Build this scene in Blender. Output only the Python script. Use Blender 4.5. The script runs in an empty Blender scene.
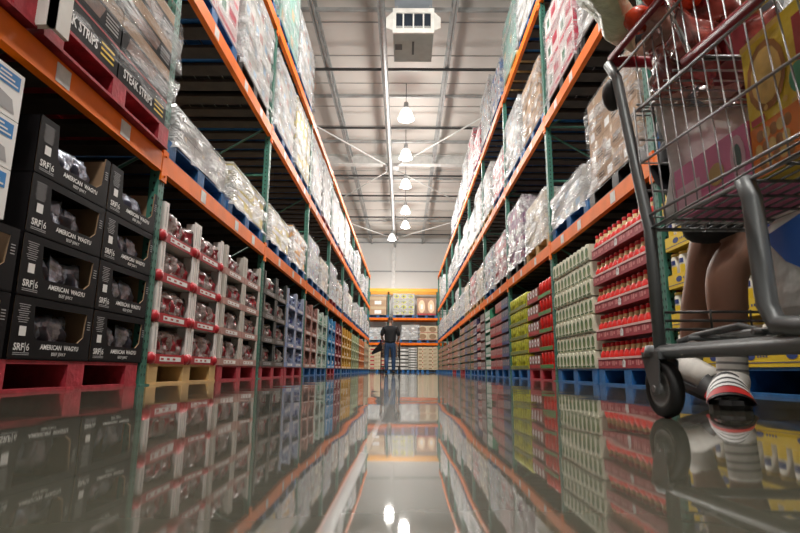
import bpy, math, random
from mathutils import Matrix, Vector
random.seed(7)
PI = math.pi
S = bpy.context.scene
COL = S.collection

# ------------------------------------------------------------ camera
CAM_H, FPX = .104, 533.0
def make_camera():
    P, YAW, R = math.radians(11.0), math.radians(.55), math.radians(.5)
    f = Vector((-math.sin(YAW)*math.cos(P), math.cos(YAW)*math.cos(P), math.sin(P)))
    r = Vector((math.cos(YAW), math.sin(YAW), 0)); u = r.cross(f)
    r2 = r*math.cos(R)+u*math.sin(R); u2 = u*math.cos(R)-r*math.sin(R)
    cd = bpy.data.cameras.new('camera'); c = bpy.data.objects.new('camera', cd); COL.objects.link(c)
    m = Matrix.Identity(4)
    for i, v in enumerate((r2, u2, -f)):
        for j in range(3): m[j][i] = v[j]
    m[2][3] = CAM_H
    c.matrix_world = m
    cd.sensor_width = 36; cd.lens = 36*FPX/800; cd.clip_start = .02
    cd.dof.use_dof = True; cd.dof.focus_distance = 9; cd.dof.aperture_fstop = 9.0
    S.camera = c
make_camera()

# ------------------------------------------------------------ world, exposure
w = bpy.data.worlds.new('world'); S.world = w; w.use_nodes = True
w.node_tree.nodes['Background'].inputs[0].default_value = (.9, .95, 1, 1)
w.node_tree.nodes['Background'].inputs[1].default_value = .02
S.view_settings.view_transform = 'Standard'; S.view_settings.look = 'None'
S.view_settings.gamma = 1; S.view_settings.use_curve_mapping = False
S.view_settings.exposure = 0.0
LAMP_W = 345.0
LAMP_UP = 100.0
LAMP_COL = (1, .955, .89)
LAMPS_Y = [12.3, 14.8, 17.3, 20.3, 22.5]           # in view over the aisle
LAMPS_OUT = [-5.5, -2.5, .5, 3.5, 6.6]             # overhead, above the frame

# ------------------------------------------------------------ materials
MATS = {}
def mat(name, col, rough=.5, metal=0, var=.12, scale=6, bump=0, bscale=40, coat=0, emit=0, spec=.5, stretch=None):
    if name in MATS: return MATS[name]
    m = bpy.data.materials.new(name); m.use_nodes = True
    nt = m.node_tree; N = nt.nodes; L = nt.links; b = N['Principled BSDF']
    b.inputs['Roughness'].default_value = rough; b.inputs['Metallic'].default_value = metal
    b.inputs['Specular IOR Level'].default_value = spec
    if coat: b.inputs['Coat Weight'].default_value = coat; b.inputs['Coat Roughness'].default_value = .05
    tc = N.new('ShaderNodeTexCoord'); src = tc.outputs['Object']
    if stretch:
        mp = N.new('ShaderNodeMapping'); mp.inputs['Scale'].default_value = stretch; L.new(src, mp.inputs['Vector']); src = mp.outputs[0]
    if var:
        n = N.new('ShaderNodeTexNoise'); n.inputs['Scale'].default_value = scale; n.inputs['Detail'].default_value = 4
        L.new(src, n.inputs['Vector'])
        cr = N.new('ShaderNodeValToRGB')
        cr.color_ramp.elements[0].position = .3; cr.color_ramp.elements[1].position = .7
        cr.color_ramp.elements[0].color = tuple(c*(1-var) for c in col)+(1,)
        cr.color_ramp.elements[1].color = tuple(min(1, c*(1+var)) for c in col)+(1,)
        L.new(n.outputs['Fac'], cr.inputs['Fac']); L.new(cr.outputs['Color'], b.inputs['Base Color'])
    else: b.inputs['Base Color'].default_value = tuple(col)+(1,)
    if bump:
        n2 = N.new('ShaderNodeTexNoise'); n2.inputs['Scale'].default_value = bscale; n2.inputs['Detail'].default_value = 3
        L.new(src, n2.inputs['Vector'])
        bp = N.new('ShaderNodeBump'); bp.inputs['Strength'].default_value = bump; bp.inputs['Distance'].default_value = .02
        L.new(n2.outputs['Fac'], bp.inputs['Height']); L.new(bp.outputs[0], b.inputs['Normal'])
    if emit:
        b.inputs['Emission Color'].default_value = (1, .97, .9, 1); b.inputs['Emission Strength'].default_value = emit
    MATS[name] = m
    return m
def film(name, lo, hi, tint=(.93, .95, .97), scale=3.0, rough=.16, stretch=(1, .45, 1.6)):
    """Stretch film: part clear, part milky, with creases."""
    if name in MATS: return MATS[name]
    m = bpy.data.materials.new(name); m.use_nodes = True
    nt = m.node_tree; N = nt.nodes; L = nt.links; b = N['Principled BSDF']; out = N['Material Output']
    b.inputs['Base Color'].default_value = tint+(1,); b.inputs['Roughness'].default_value = rough
    b.inputs['Specular IOR Level'].default_value = 1.0
    tc = N.new('ShaderNodeTexCoord'); mp = N.new('ShaderNodeMapping'); mp.inputs['Scale'].default_value = stretch
    mp.inputs['Rotation'].default_value = (.5, 0, 0)
    L.new(tc.outputs['Object'], mp.inputs[0])
    n = N.new('ShaderNodeTexNoise'); n.inputs['Scale'].default_value = scale; n.inputs['Detail'].default_value = 5; n.inputs['Distortion'].default_value = 1.2
    L.new(mp.outputs[0], n.inputs['Vector'])
    mr = N.new('ShaderNodeMapRange'); mr.inputs[1].default_value = .42; mr.inputs[2].default_value = .60
    mr.inputs[3].default_value = lo; mr.inputs[4].default_value = hi
    L.new(n.outputs['Fac'], mr.inputs[0])
    wv = N.new('ShaderNodeTexNoise'); wv.inputs['Scale'].default_value = scale*3.5; wv.inputs['Detail'].default_value = 4; wv.inputs['Distortion'].default_value = 2
    L.new(mp.outputs[0], wv.inputs['Vector'])
    bp = N.new('ShaderNodeBump'); bp.inputs['Strength'].default_value = 1.0; bp.inputs['Distance'].default_value = .10
    L.new(wv.outputs['Fac'], bp.inputs['Height']); L.new(bp.outputs[0], b.inputs['Normal'])
    tr = N.new('ShaderNodeBsdfTransparent'); mx = N.new('ShaderNodeMixShader')
    L.new(mr.outputs[0], mx.inputs[0]); L.new(tr.outputs[0], mx.inputs[1]); L.new(b.outputs[0], mx.inputs[2])
    L.new(mx.outputs[0], out.inputs[0])
    MATS[name] = m
    return m

M_OR = mat('orange_paint', (.84, .165, .003), .5, var=.12, scale=5, bump=.05, spec=.25)
M_YO = mat('yellow_orange_paint', (.95, .42, .03), .4, var=.06)
M_GR = mat('green_paint', (.04, .16, .12), .45, var=.15, scale=7)
M_BK = mat('black_hole', (.006, .008, .008), .8, var=0)
M_STK = mat('paper_sticker', (.62, .62, .6), .5, var=.1, scale=30)
M_STEEL = mat('galvanised_steel', (.42, .42, .42), .42, metal=.6, var=.15, scale=12)
M_DECK = mat('dark_deck_wood', (.035,.024,.018), .8, var=.35, scale=8)
M_BLKW = mat('black_printed_card', (.008, .007, .008), .55, var=.2, spec=.12)
M_KRAFT = mat('kraft_card', (.30, .19, .11), .8, var=.12)
M_WHITE = mat('white_print', (.8, .8, .79), .5, var=.04)
M_GREYP = mat('grey_print', (.35, .35, .36), .5, var=.04)
M_CARD = mat('brown_card', (.42, .28, .18), .8, var=.12)
M_TAPE = mat('packing_tape', (.5, .38, .24), .3, var=.05)
M_SLV = mat('silver_blue_foil', (.42,.47,.58), .25, metal=.5, var=.6, scale=14, bump=.8, bscale=22)
M_SLR = mat('silver_red_foil', (.42,.37,.37), .25, metal=.5, var=.5, scale=13, bump=.9, bscale=25)
M_RED = mat('red_card', (.40,.015,.025), .42, var=.12)

# ------------------------------------------------------------ mesh builder
_text = {}
def text_geo(s, bold=False):
    if s in _text: return _text[s]
    cu = bpy.data.curves.new('t', 'FONT'); cu.body = s; cu.size = 1; cu.resolution_u = 2
    if bold: cu.offset = .025
    o = bpy.data.objects.new('t', cu); COL.objects.link(o)
    bpy.context.view_layer.update()
    me = bpy.data.meshes.new_from_object(o.evaluated_get(bpy.context.evaluated_depsgraph_get()))
    v = [tuple(p.co) for p in me.vertices]; f = [tuple(p.vertices) for p in me.polygons]
    bpy.data.objects.remove(o); bpy.data.curves.remove(cu); bpy.data.meshes.remove(me)
    x0 = min(p[0] for p in v); x1 = max(p[0] for p in v); y0 = min(p[1] for p in v); y1 = max(p[1] for p in v)
    v = [((p[0]-x0)/(y1-y0), (p[1]-y0)/(y1-y0)) for p in v]
    _text[s] = (v, f, (x1-x0)/(y1-y0))
    return _text[s]

class MB:
    def __init__(s): s.v = []; s.f = []; s.m = []; s.sm = []
    def add(s, vs, fs, m=0, smooth=False):
        o = len(s.v); s.v += [tuple(p) for p in vs]
        for f in fs: s.f.append(tuple(i+o for i in f)); s.m.append(m); s.sm.append(smooth)
        return s
    def box(s, x0, x1, y0, y1, z0, z1, m=0):
        if x0 > x1: x0, x1 = x1, x0
        if y0 > y1: y0, y1 = y1, y0
        if z0 > z1: z0, z1 = z1, z0
        return s.add([(x0,y0,z0),(x1,y0,z0),(x1,y1,z0),(x0,y1,z0),(x0,y0,z1),(x1,y0,z1),(x1,y1,z1),(x0,y1,z1)],
                     [(0,3,2,1),(4,5,6,7),(0,1,5,4),(1,2,6,5),(2,3,7,6),(3,0,4,7)], m)
    def obox(s, mtx, sx, sy, sz, m=0):
        vs = [mtx @ Vector((a*sx/2, b*sy/2, c*sz/2)) for c in (-1,1) for (a,b) in ((-1,-1),(1,-1),(1,1),(-1,1))]
        return s.add(vs, [(0,3,2,1),(4,5,6,7),(0,1,5,4),(1,2,6,5),(2,3,7,6),(3,0,4,7)], m)
    def tube(s, pts, r, m=0, seg=8, closed=False, smooth=True, caps=True):
        pts = [Vector(p) for p in pts]; n = len(pts)
        rs = r if isinstance(r, (list, tuple)) else [r]*n
        rings = []; prev = None
        for i, p in enumerate(pts):
            if closed: t = pts[(i+1) % n]-pts[i-1]
            else: t = pts[min(i+1, n-1)]-pts[max(i-1, 0)]
            t.normalize()
            if prev is None:
                a = Vector((0,0,1)) if abs(t.z) < .9 else Vector((1,0,0))
                x = t.cross(a).normalized()
            else: x = (prev-t*prev.dot(t)).normalized()
            prev = x; y = t.cross(x)
            rings.append([p+(x*math.cos(2*PI*k/seg)+y*math.sin(2*PI*k/seg))*rs[i] for k in range(seg)])
        vs = [q for rg in rings for q in rg]; fs = []
        for i in range(n if closed else n-1):
            j = (i+1) % n
            for k in range(seg):
                l = (k+1) % seg
                fs.append((i*seg+k, i*seg+l, j*seg+l, j*seg+k))
        s.add(vs, fs, m, smooth)
        if caps and not closed:
            o = len(s.v)-len(vs)
            s.f.append(tuple(o+k for k in range(seg))[::-1]); s.m.append(m); s.sm.append(False)
            s.f.append(tuple(o+(n-1)*seg+k for k in range(seg))); s.m.append(m); s.sm.append(False)
        return s
    def lathe(s, prof, c=(0,0,0), m=0, seg=16, ms=None, sy=1.0, smooth=True):
        n = len(prof); vs = [(c[0]+r*math.cos(2*PI*k/seg), c[1]+sy*r*math.sin(2*PI*k/seg), c[2]+z) for r, z in prof for k in range(seg)]
        o = len(s.v); s.v += vs
        for i in range(n-1):
            for k in range(seg):
                l = (k+1) % seg
                s.f.append((o+i*seg+k, o+i*seg+l, o+(i+1)*seg+l, o+(i+1)*seg+k)); s.m.append(ms[i] if ms else m); s.sm.append(smooth)
        return s
    def ball(s, c, r, m=0, seg=10, ry=None, rz=None):
        ry = ry or r; rz = rz or r; nr = max(5, seg//2+1)
        vs = []; 
        for i in range(nr):
            a = -PI/2+PI*i/(nr-1)
            for k in range(seg): vs.append((c[0]+r*math.cos(a)*math.cos(2*PI*k/seg), c[1]+ry*math.cos(a)*math.sin(2*PI*k/seg), c[2]+rz*math.sin(a)))
        fs = [(i*seg+k, i*seg+(k+1) % seg, (i+1)*seg+(k+1) % seg, (i+1)*seg+k) for i in range(nr-1) for k in range(seg)]
        return s.add(vs, fs, m, True)
    def poly(s, pts, m=0): return s.add(pts, [tuple(range(len(pts)))], m)
    def textx(s, t, y, z, h, x=.0015, m=0, bold=False, maxw=None):
        """writing on a face that looks along +x, read towards +y"""
        v, f, wd = text_geo(t, bold); k = h if not maxw else None
        sy = h if not maxw else min(h, maxw/wd)
        return s.add([(x, y+p[0]*sy, z+p[1]*h) for p in v], f, m)
    def merge(s, other, mtx=None, mo=0):
        vs = other.v if mtx is None else [tuple(mtx @ Vector(p)) for p in other.v]
        o = len(s.v); s.v += vs
        s.f += [tuple(i+o for i in f) for f in other.f]; s.m += [k+mo for k in other.m]; s.sm += other.sm
        return s
    def build(s, name, mats, parent=None, loc=None, rotz=0):
        me = bpy.data.meshes.new(name); me.from_pydata(s.v, [], s.f)
        if not isinstance(mats, (list, tuple)): mats = [mats]
        for m in mats: me.materials.append(m)
        me.polygons.foreach_set('material_index', s.m); me.polygons.foreach_set('use_smooth', s.sm)
        me.update()
        o = bpy.data.objects.new(name, me); COL.objects.link(o)
        if parent: o.parent = parent
        if loc is not None: o.location = loc
        if rotz: o.rotation_euler = (0, 0, rotz)
        return o

def thing(name, label, cat, loc=(0,0,0), rotz=0, group=None):
    o = bpy.data.objects.new(name, None); COL.objects.link(o)
    o.empty_display_size = .05
    o.location = loc; o.rotation_euler = (0, 0, rotz)
    return tag(o, label, cat, group)
def tag(o, label=None, cat=None, group=None, kind=None):
    if label: o['label'] = label
    if cat: o['category'] = cat
    if group: o['group'] = group
    if kind: o['kind'] = kind
    return o
def struct(o): o['kind'] = 'structure'; return o
KIDS = {}
def kids(o):
    return [c for c in ALL_CH.get(o.name, [])]
ALL_CH = {}
def register(o):
    for c in COL.objects:
        if c.parent == o:
            ALL_CH.setdefault(o.name, [])
            if c not in ALL_CH[o.name]: ALL_CH[o.name].append(c)
            register(c)
class Proto:
    """the first placement uses the built thing itself, later ones are copies of it and of its parts"""
    def __init__(s, root):
        s.root = root; s.used = False
        s.ch = [(c, [g for g in COL.objects if g.parent == c]) for c in COL.objects if c.parent == root]
    def put(s, loc, rotz=0, label=None, group=None, cat=None, rot=None, scale=None):
        if not s.used: s.used = True; r = s.root
        else:
            r = s.root.copy(); COL.objects.link(r)
            for c, gs in s.ch:
                d = c.copy(); COL.objects.link(d); d.parent = r
                for g in gs:
                    e = g.copy(); COL.objects.link(e); e.parent = d
        r.location = loc; r.rotation_euler = rot if rot else (0, 0, rotz)
        r.scale = scale if scale else (1, 1, 1)
        if label: r['label'] = label
        if group: r['group'] = group
        if cat: r['category'] = cat
        return r

W = ['first','second','third','fourth','fifth','sixth','seventh','eighth','ninth','tenth','eleventh','twelfth']
ROW = ['bottom row','second row','third row','fourth row','fifth row','sixth row','seventh row','eighth row']

# ------------------------------------------------------------ layout numbers (metres)
XL, XR = -1.57, 1.66
BAY = 2.55
YL0, YR0 = .70, .85                # near post of the first bay on each side
NL, NR = 9, 10
BL = [1.40, 2.81, 4.20]; BR = [1.47, 3.01, 4.68]
BH = .12
RD = 1.05                           # rack depth
CEIL = 7.2
BACK = 28.4

# ------------------------------------------------------------ the setting
def floor_material():
    m = bpy.data.materials.new('polished_concrete'); m.use_nodes = True
    N = m.node_tree.nodes; L = m.node_tree.links; b = N['Principled BSDF']
    tc = N.new('ShaderNodeTexCoord')
    n = N.new('ShaderNodeTexNoise'); n.inputs['Scale'].default_value = 1.3; n.inputs['Detail'].default_value = 8; n.inputs['Roughness'].default_value = .65
    L.new(tc.outputs['Object'], n.inputs['Vector'])
    cr = N.new('ShaderNodeValToRGB'); e = cr.color_ramp.elements
    e[0].position = .3; e[0].color = (.05, .05, .037, 1); e[1].position = .72; e[1].color = (.100, .098, .074, 1)
    L.new(n.outputs['Fac'], cr.inputs[0]); L.new(cr.outputs[0], b.inputs['Base Color'])
    b.inputs['Roughness'].default_value = .42
    b.inputs['Coat Weight'].default_value = 1.0; b.inputs['Coat Roughness'].default_value = .035; b.inputs['Coat IOR'].default_value = 1.42; b.inputs['Specular IOR Level'].default_value = .04
    n2 = N.new('ShaderNodeTexNoise'); n2.inputs['Scale'].default_value = 2.2; n2.inputs['Detail'].default_value = 1
    L.new(tc.outputs['Object'], n2.inputs['Vector'])
    bp = N.new('ShaderNodeBump'); bp.inputs['Strength'].default_value = .18; bp.inputs['Distance'].default_value = .012
    L.new(n2.outputs['Fac'], bp.inputs['Height']); L.new(bp.outputs[0], b.inputs['Coat Normal'])
    return m
def build_shell():
    b = MB().box(-9, 9, -12, BACK+.3, -.2, 0); struct(b.build('floor', floor_material()))
    b = MB()
    b.poly([(-.056,-2,.0006),(-.045,-2,.0006),(-.045,27,.0006),(-.056,27,.0006)])
    struct(b.build('trim_1', mat('joint_filler', (.15, .15, .13), .5, var=.3, scale=3, coat=1)))
    mc = mat('ceiling_panel', (.70, .66, .62), .85, var=.05, scale=.6)
    ms = mat('seam_grey', (.34, .33, .32), .7, var=.05)
    b = MB().box(-9, 9, -12, BACK+.3, CEIL, CEIL+.2)
    for i in range(-10, 24): 
        y = 1.5+i*1.2
        b.box(-9, 9, y-.012, y+.012, CEIL-.012, CEIL, 1)
    struct(b.build('ceiling', [mc, ms]))
    mw = mat('wall_panel', (.78, .78, .77), .75, var=.04, scale=.5)
    b = MB().box(-9, 9, BACK, BACK+.3, 0, CEIL)
    for z in (6.95, 5.35): b.box(-9, 9, BACK-.03, BACK, z-.035, z+.035, 1)
    b.box(-9, 9, BACK-.01, BACK, 3.0, 3.03, 1)
    struct(b.build('wall_back', [mw, mat('wall_girt', (.36, .37, .38), .5)]))
    md = mat('side_wall_dark', (.10,.10,.10), .8)  # wall colour darkened so the gaps through the racks look shaded
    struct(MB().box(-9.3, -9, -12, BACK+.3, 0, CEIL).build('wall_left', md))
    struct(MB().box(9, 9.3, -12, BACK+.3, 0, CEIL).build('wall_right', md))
    struct(MB().box(-9, 9, -12.3, -12, 0, CEIL).build('wall_front', mw))
    struct(MB().box(-.72, -.52, BACK-.22, BACK-.03, 0, CEIL-.3).build('wall_column', mat('column_white', (.75,.75,.74), .5)))
    # joists: open steel channels running down the building
    mj = mat('joist_steel', (.42, .43, .43), .5, metal=.3, var=.15)
    for i, x in enumerate((-5.05, -3.42, -1.82, .93, 2.42, 3.95, 5.5)):
        b = MB()
        for (z, w) in ((CEIL-.30, .05), (CEIL-.03, .05)):
            b.box(x-w, x-.008, -6, BACK, z-.02, z+.02); b.box(x+.008, x+w, -6, BACK, z-.02, z+.02)
        y = -6
        while y < BACK-.3:
            b.tube([(x, y, CEIL-.30), (x, y+.3, CEIL-.03), (x, y+.6, CEIL-.30)], .012, seg=5, smooth=False); y += .6
        b.box(x-.004, x+.004, -6, BACK, CEIL-.30, CEIL-.2)
        struct(b.build('ceiling_joist', mj))
    # dark cross pipes and thin purlins
    for y in (8.1, 11.1, 14.1, 17.9, 20.1, 23.1, 26.2):
        struct(MB().tube([(-9, y, CEIL-.35), (9, y, CEIL-.35)], .035, seg=8).build('ceiling_cross_pipe', mat('dark_pipe', (.06,.06,.06), .5)))
    for y in (6.9, 9.4, 12.8, 15.6, 18.9, 21.6, 24.6):
        struct(MB().box(-9, 9, y-.03, y+.03, CEIL-.12, CEIL-.05).build('ceiling_purlin', mj))
    mwht = mat('white_steel', (.72,.72,.70), .45)
    b = MB().box(-9, 9, 16.8, 17.05, CEIL-.34, CEIL-.31).box(-9, 9, 16.91, 16.94, CEIL-.31, CEIL-.02).box(-9,9,16.8,17.05,CEIL-.02,CEIL-.001)
    struct(b.build('ceiling_girder', mwht))
    for (x0,y0,x1,y1) in ((-.45,17,-3.6,12.2),(-.45,17,2.8,12.2),(-.45,17,-3.4,21.6),(-.45,17,2.8,21.6),(-.55,26.8,-3.6,22.4),(-.55,26.8,3.2,22.4)):
        struct(MB().tube([(x0,y0,CEIL-.42),(x1,y1,CEIL-.42)], .022, seg=6).build('ceiling_brace_rod', mwht))
    for (x,y) in ((-.45,17),(-.55,26.8)):
        struct(MB().box(x-.22,x+.22,y-.28,y+.1,CEIL-.46,CEIL-.35).build('ceiling_gusset', M_STEEL))
    o = MB().tube([(-.42,-6,CEIL-.5),(-.55,28.2,CEIL-.5)], .075, seg=12).build('ceiling_main_pipe', M_STEEL)
    struct(o)
    b = MB()
    for k in range(9): b.tube([(-.45, 3+3*k, CEIL-.5), (-.45, 3+3*k, CEIL-.01)], .012, seg=5)
    struct(b.build('ceiling_pipe_hanger', M_STEEL))
build_shell()

# ------------------------------------------------------------ lamps
def lamp_proto():
    r = thing('high_bay_lamp', 'x', 'ceiling lamp')
    MB().lathe([(.05,.31),(.09,.28),(.135,.22),(.17,.13),(.195,.04),(.20,.0),(.194,.0),(.185,.04),(.16,.12),(.08,.25)], seg=20).build('reflector', mat('lamp_reflector', (.9,.9,.88), .25, emit=1.2), r)
    MB().lathe([(.001,.45),(.05,.45),(.06,.42),(.06,.30),(.001,.30)], seg=14).build('ballast_housing', M_STEEL, r)
    MB().lathe([(.001,-.035),(.10,-.03),(.15,-.012),(.19,.008),(.12,.06),(.001,.08)], seg=20).build('lens', mat('lamp_lens', (1,1,1), .3, var=0, emit=28), r)
    MB().tube([(0,0,.45),(0,0,.97)], .008, seg=5).build('cord', M_BK, r)
    ld = bpy.data.lights.new('lamp_light', 'SPOT'); ld.spot_size = math.radians(165); ld.spot_blend = .5; ld.energy = LAMP_W; ld.color = LAMP_COL; ld.shadow_soft_size = .2
    lo = bpy.data.objects.new('lamp_light', ld); COL.objects.link(lo); lo.parent = r; lo.location = (0, 0, -.10)
    u = bpy.data.lights.new('lamp_glow', 'POINT'); u.energy = LAMP_UP; u.color = LAMP_COL; u.shadow_soft_size = .2
    uo = bpy.data.objects.new('lamp_glow', u); COL.objects.link(uo); uo.parent = r; uo.location = (0, 0, -.30)
    return Proto(r)
LP = lamp_proto()
for i, y in enumerate(LAMPS_Y):
    LP.put((0, y, 6.22), label='glowing white bell lamp over the aisle, %s nearest in the centre row' % W[i], group='high bay lamps over the aisle')
LP.put((-.64, 24.9, 6.25), label='glowing bell lamp beside the column, farthest and set left of the row', group='high bay lamps over the aisle')
for i, y in enumerate(LAMPS_OUT):
    LP.put((0, y, 6.22), label='glowing bell lamp overhead, above the near end of the aisle, %s' % W[i], group='high bay lamps over the aisle')

for s_, nm in ((-1, 'left'), (1, 'right')):
    for i, y in enumerate((1.5, 6.5, 11.5, 16.5, 21.5)):
        LP.put((s_*5.6, y, 6.22), label='glowing bell lamp over the next aisle beyond the %s rack, %s from the front' % (nm, W[i]), group='high bay lamps over the next aisles')

# ------------------------------------------------------------ hanging air heater
def heater():
    r = thing('air_unit', 'grey and white box air unit with dark vents hanging from the ceiling', 'air unit', (.12, 8.95, 5.98))
    mg = mat('unit_grey', (.36,.40,.37), .5, var=.08); mw = mat('unit_white', (.78,.78,.74), .45)
    w = .36
    MB().box(-w, w, -.42, .45, 0, .48).build('housing', mg, r)
    b = MB()
    b.box(-w-.01, w+.01, -.46, -.42, .40, .49).box(-w-.01, w+.01, -.46, -.42, 0, .09)
    b.box(-w-.01, -w+.05, -.46, -.42, .09, .40).box(w-.05, w+.01, -.46, -.42, .09, .40)
    for k in range(1, 4): b.box(-w+k*.18-.012, -w+k*.18+.012, -.45, -.42, .1, .4)
    b.build('front_frame', mw, r)
    MB().box(-w+.05, w-.05, -.425, -.421, .16, .40).build('vent_opening', mat('vent_dark', (.01,.02,.035), .3), r)
    b = MB()
    for k in range(14): b.box(-w+.06+k*.046, -w+.085+k*.046, -.435, -.423, .10, .155)
    b.build('grille', M_GREYP, r)
    MB().box(-w+.03, -w+.16, -.12, .05, -.006, 0).box(-.02, .02, -.2, .2, -.008, 0).build('service_plate', mat('unit_dark', (.06,.07,.07), .5), r)
    for s in (-1, 1):
        b = MB(); b.add([(s*w,-.44,.06),(s*(w+.13),-.40,.14),(s*(w+.13),-.40,.34),(s*w,-.44,.44),(s*w,-.41,.06),(s*(w+.13),-.37,.14),(s*(w+.13),-.37,.34),(s*w,-.41,.44)],
                        [(0,1,2,3),(7,6,5,4),(0,4,5,1),(1,5,6,2),(2,6,7,3)])
        b.build('side_vane', mw, r)
    for s in (-1, 1):
        for t in (-.3, .35): MB().tube([(s*.3, t, .48), (s*.3, t, 1.2)], .01, seg=5).build('hanger_rod', M_STEEL, r)
    MB().box(-.34,.34,-.5,.5,.66,.78).build('top_duct', mat('duct_blue', (.42,.48,.55), .4), r)
heater()

# ------------------------------------------------------------ racks
PW = .075
def post_mb(h, side, holes=True):
    """post standing at origin; face looks along side*x; near face looks along -y"""
    b = MB(); x0, x1 = (-.06, 0) if side > 0 else (0, .06); xf = 0
    b.box(x0, x1, -PW/2, PW/2, 0, h)
    if holes:
        k = 0; z = .06
        while z < h-.05:
            for yy in (-.018, .018):
                xx = xf+side*.001; hw, hh = .0065, .012
                b.poly([(xx, yy-hw, z+.003), (xx, yy, z-hh), (xx, yy+hw, z+.003), (xx, yy+.3*hw, z+hh), (xx, yy-.3*hw, z+hh)] if side > 0 else
                       [(xx, yy+hw, z+.003), (xx, yy, z-hh), (xx, yy-hw, z+.003), (xx, yy-.3*hw, z+hh), (xx, yy+.3*hw, z+hh)], 1)
            xc = (x0+x1)/2
            b.poly([(xc-.008, -PW/2-.001, z), (xc, -PW/2-.001, z-.012), (xc+.008, -PW/2-.001, z), (xc, -PW/2-.001, z+.012)], 1)
            z += .05
    b.box(x0-.02, x1+.02, -PW/2-.02, PW/2+.02, 0, .008)
    return b
def make_rack(name, label, x, y0, nb, levels, side, top):
    """side=+1: the face looks along +x"""
    r = thing(name, label, 'pallet rack', (x, y0, 0))
    s = side
    fb = post_mb(top, s, True); fb2 = post_mb(top, s, False)
    pf = pf2 = None
    # brace mesh in the x-z plane
    bb = MB(); z = .25; d = 1
    while z < top-.5:
        xa, xb = (-.03*s, -(RD-.03)*s)
        bb.tube([(xa, 0, z), (xb, 0, z)], .014, seg=5, smooth=False)
        bb.tube([(xa if d > 0 else xb, 0, z), (xb if d > 0 else xa, 0, z+.6)], .012, seg=5, smooth=False); z += .68; d = -d
    first = None
    for k in range(nb+1):
        if first is None:
            u = fb.build('upright_frame', [M_GR, M_BK], r)
            rear = fb2.build('rear_post', M_GR, u, loc=(-(RD-.06)*s, 0, 0)); br = bb.build('brace', M_GR, u)
            first = (u, rear, br)
        else:
            u = first[0].copy(); COL.objects.link(u); u.parent = r; u.location = (0, k*BAY, 0)
            for c in first[1:]:
                d_ = c.copy(); COL.objects.link(d_); d_.parent = u
    # beams
    L = BAY-PW
    def beam_mb():
        b = MB(); xi, xo = -.035, .012
        b.box(xi*s, xo*s, PW/2, BAY-PW/2, -BH/2, BH/2)
        b.box(xi*s, (xo-.012)*s, PW/2, BAY-PW/2, BH/2, BH/2+.012)
        for e in (-PW/2+.001, BAY-PW/2-.001):
            b.box(.001*s, .014*s, e if e < 0 else e, e+PW, -BH/2-.06, BH/2+.03)
        for yy in (0.0, BAY):
            for zz in (-.085, 0.05):
                b.tube([(.010*s, yy, zz), (.022*s, yy, zz)], .008, m=0, seg=6)
        return b
    bm = beam_mb(); stk = MB().box(.0125*s, .0135*s, 0, .10, -.045, .045)
    rb = MB().box(-.035*s, .012*s, PW/2, BAY-PW/2, -BH/2, BH/2)
    dk = MB()
    for k in range(9):
        yy = .08+k*.28; dk.box(-.04*s, -(RD-.04)*s, yy, yy+.17, BH/2-.03, BH/2)
    f = {}
    for li, z in enumerate(levels):
        for k in range(nb):
            def inst(key, mb, nm, mt, loc, par):
                if key not in f: o = f[key] = mb.build(nm, mt, par)
                else: o = f[key].copy(); COL.objects.link(o); o.parent = par
                o.location = loc; return o
            b = inst('b', bm, 'front_beam', M_OR, (0, k*BAY, z), r)
            if k < 5 and li < 2:
                for yy in (.62, 1.45, 2.0): inst('s', stk, 'price_sticker', M_STK, (0, yy, 0), b)
            inst('r', rb, 'rear_beam', M_OR, (-(RD-.02)*s, k*BAY, z), r)
            inst('d', dk, 'deck_slats', M_DECK, (0, k*BAY, z), r)
    return r
make_rack('pallet_rack', 'long green and orange pallet rack left of the aisle, first beams above black trays', XL, YL0, NL, BL, 1, BL[2]+.12)
make_rack('pallet_rack', 'long green and orange pallet rack right of the aisle, behind the shopping cart', XR, YR0, NR, BR, -1, BR[2]+.12)

# ------------------------------------------------------------ pallets
def pallet_proto(colname, m, parts=True, w=1.19, d=1.0, h=.132):
    """front edge at x=0 facing +x, centred on y"""
    r = thing('pallet', 'x', 'pallet')
    top = MB()
    for k in range(7):
        x1 = -k*d/7-.004; top.box(x1-d/7+.018, x1, -w/2, w/2, h-.016, h)
    bot = MB()
    for yy in (-w/2, -.065, w/2-.13): bot.box(-d, 0, yy, yy+.13, 0, .014)
    bot.box(-.1, -.001, -w/2, w/2, 0, .0141)
    blk = MB().box(-d+.004, -.004, 0, .13, .014, h-.016)
    if parts:
        top.build('deck', m, r); bot.build('base_boards', m, r)
        o = None
        for yy in (-w/2+.002, -.065, w/2-.132):
            if o is None: o = blk.build('runner', m, r, loc=(0, yy, 0))
            else: p = o.copy(); COL.objects.link(p); p.parent = r; p.location = (0, yy, 0)
        return Proto(r)
    bpy.data.objects.remove(r)
    top.merge(bot)
    for yy in (-w/2+.002, -.065, w/2-.132): top.merge(blk, Matrix.Translation((0, yy, 0)))
    o = top.build('pallet', m); tag(o, 'x', 'pallet')
    return Proto(o)
PM = {'red': mat('red_pallet_paint', (.36,.025,.04), .6, var=.4, scale=9, bump=.2),
      'blue': mat('blue_pallet_paint', (.015,.12,.33), .55, var=.35, scale=9, bump=.2),
      'bare wood': mat('pallet_pine', (.58,.38,.16), .7, var=.25, scale=5, bump=.15, stretch=(1,.2,1)),
      'black': mat('black_pallet_plastic', (.015,.015,.017), .4, var=.1)}
PPn = {k: pallet_proto(k, m, True) for k, m in PM.items()}
PPf = {k: pallet_proto(k, m, False) for k, m in PM.items()}
def lateral(side): return (XL if side < 0 else XR), (0 if side < 0 else PI)
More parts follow.
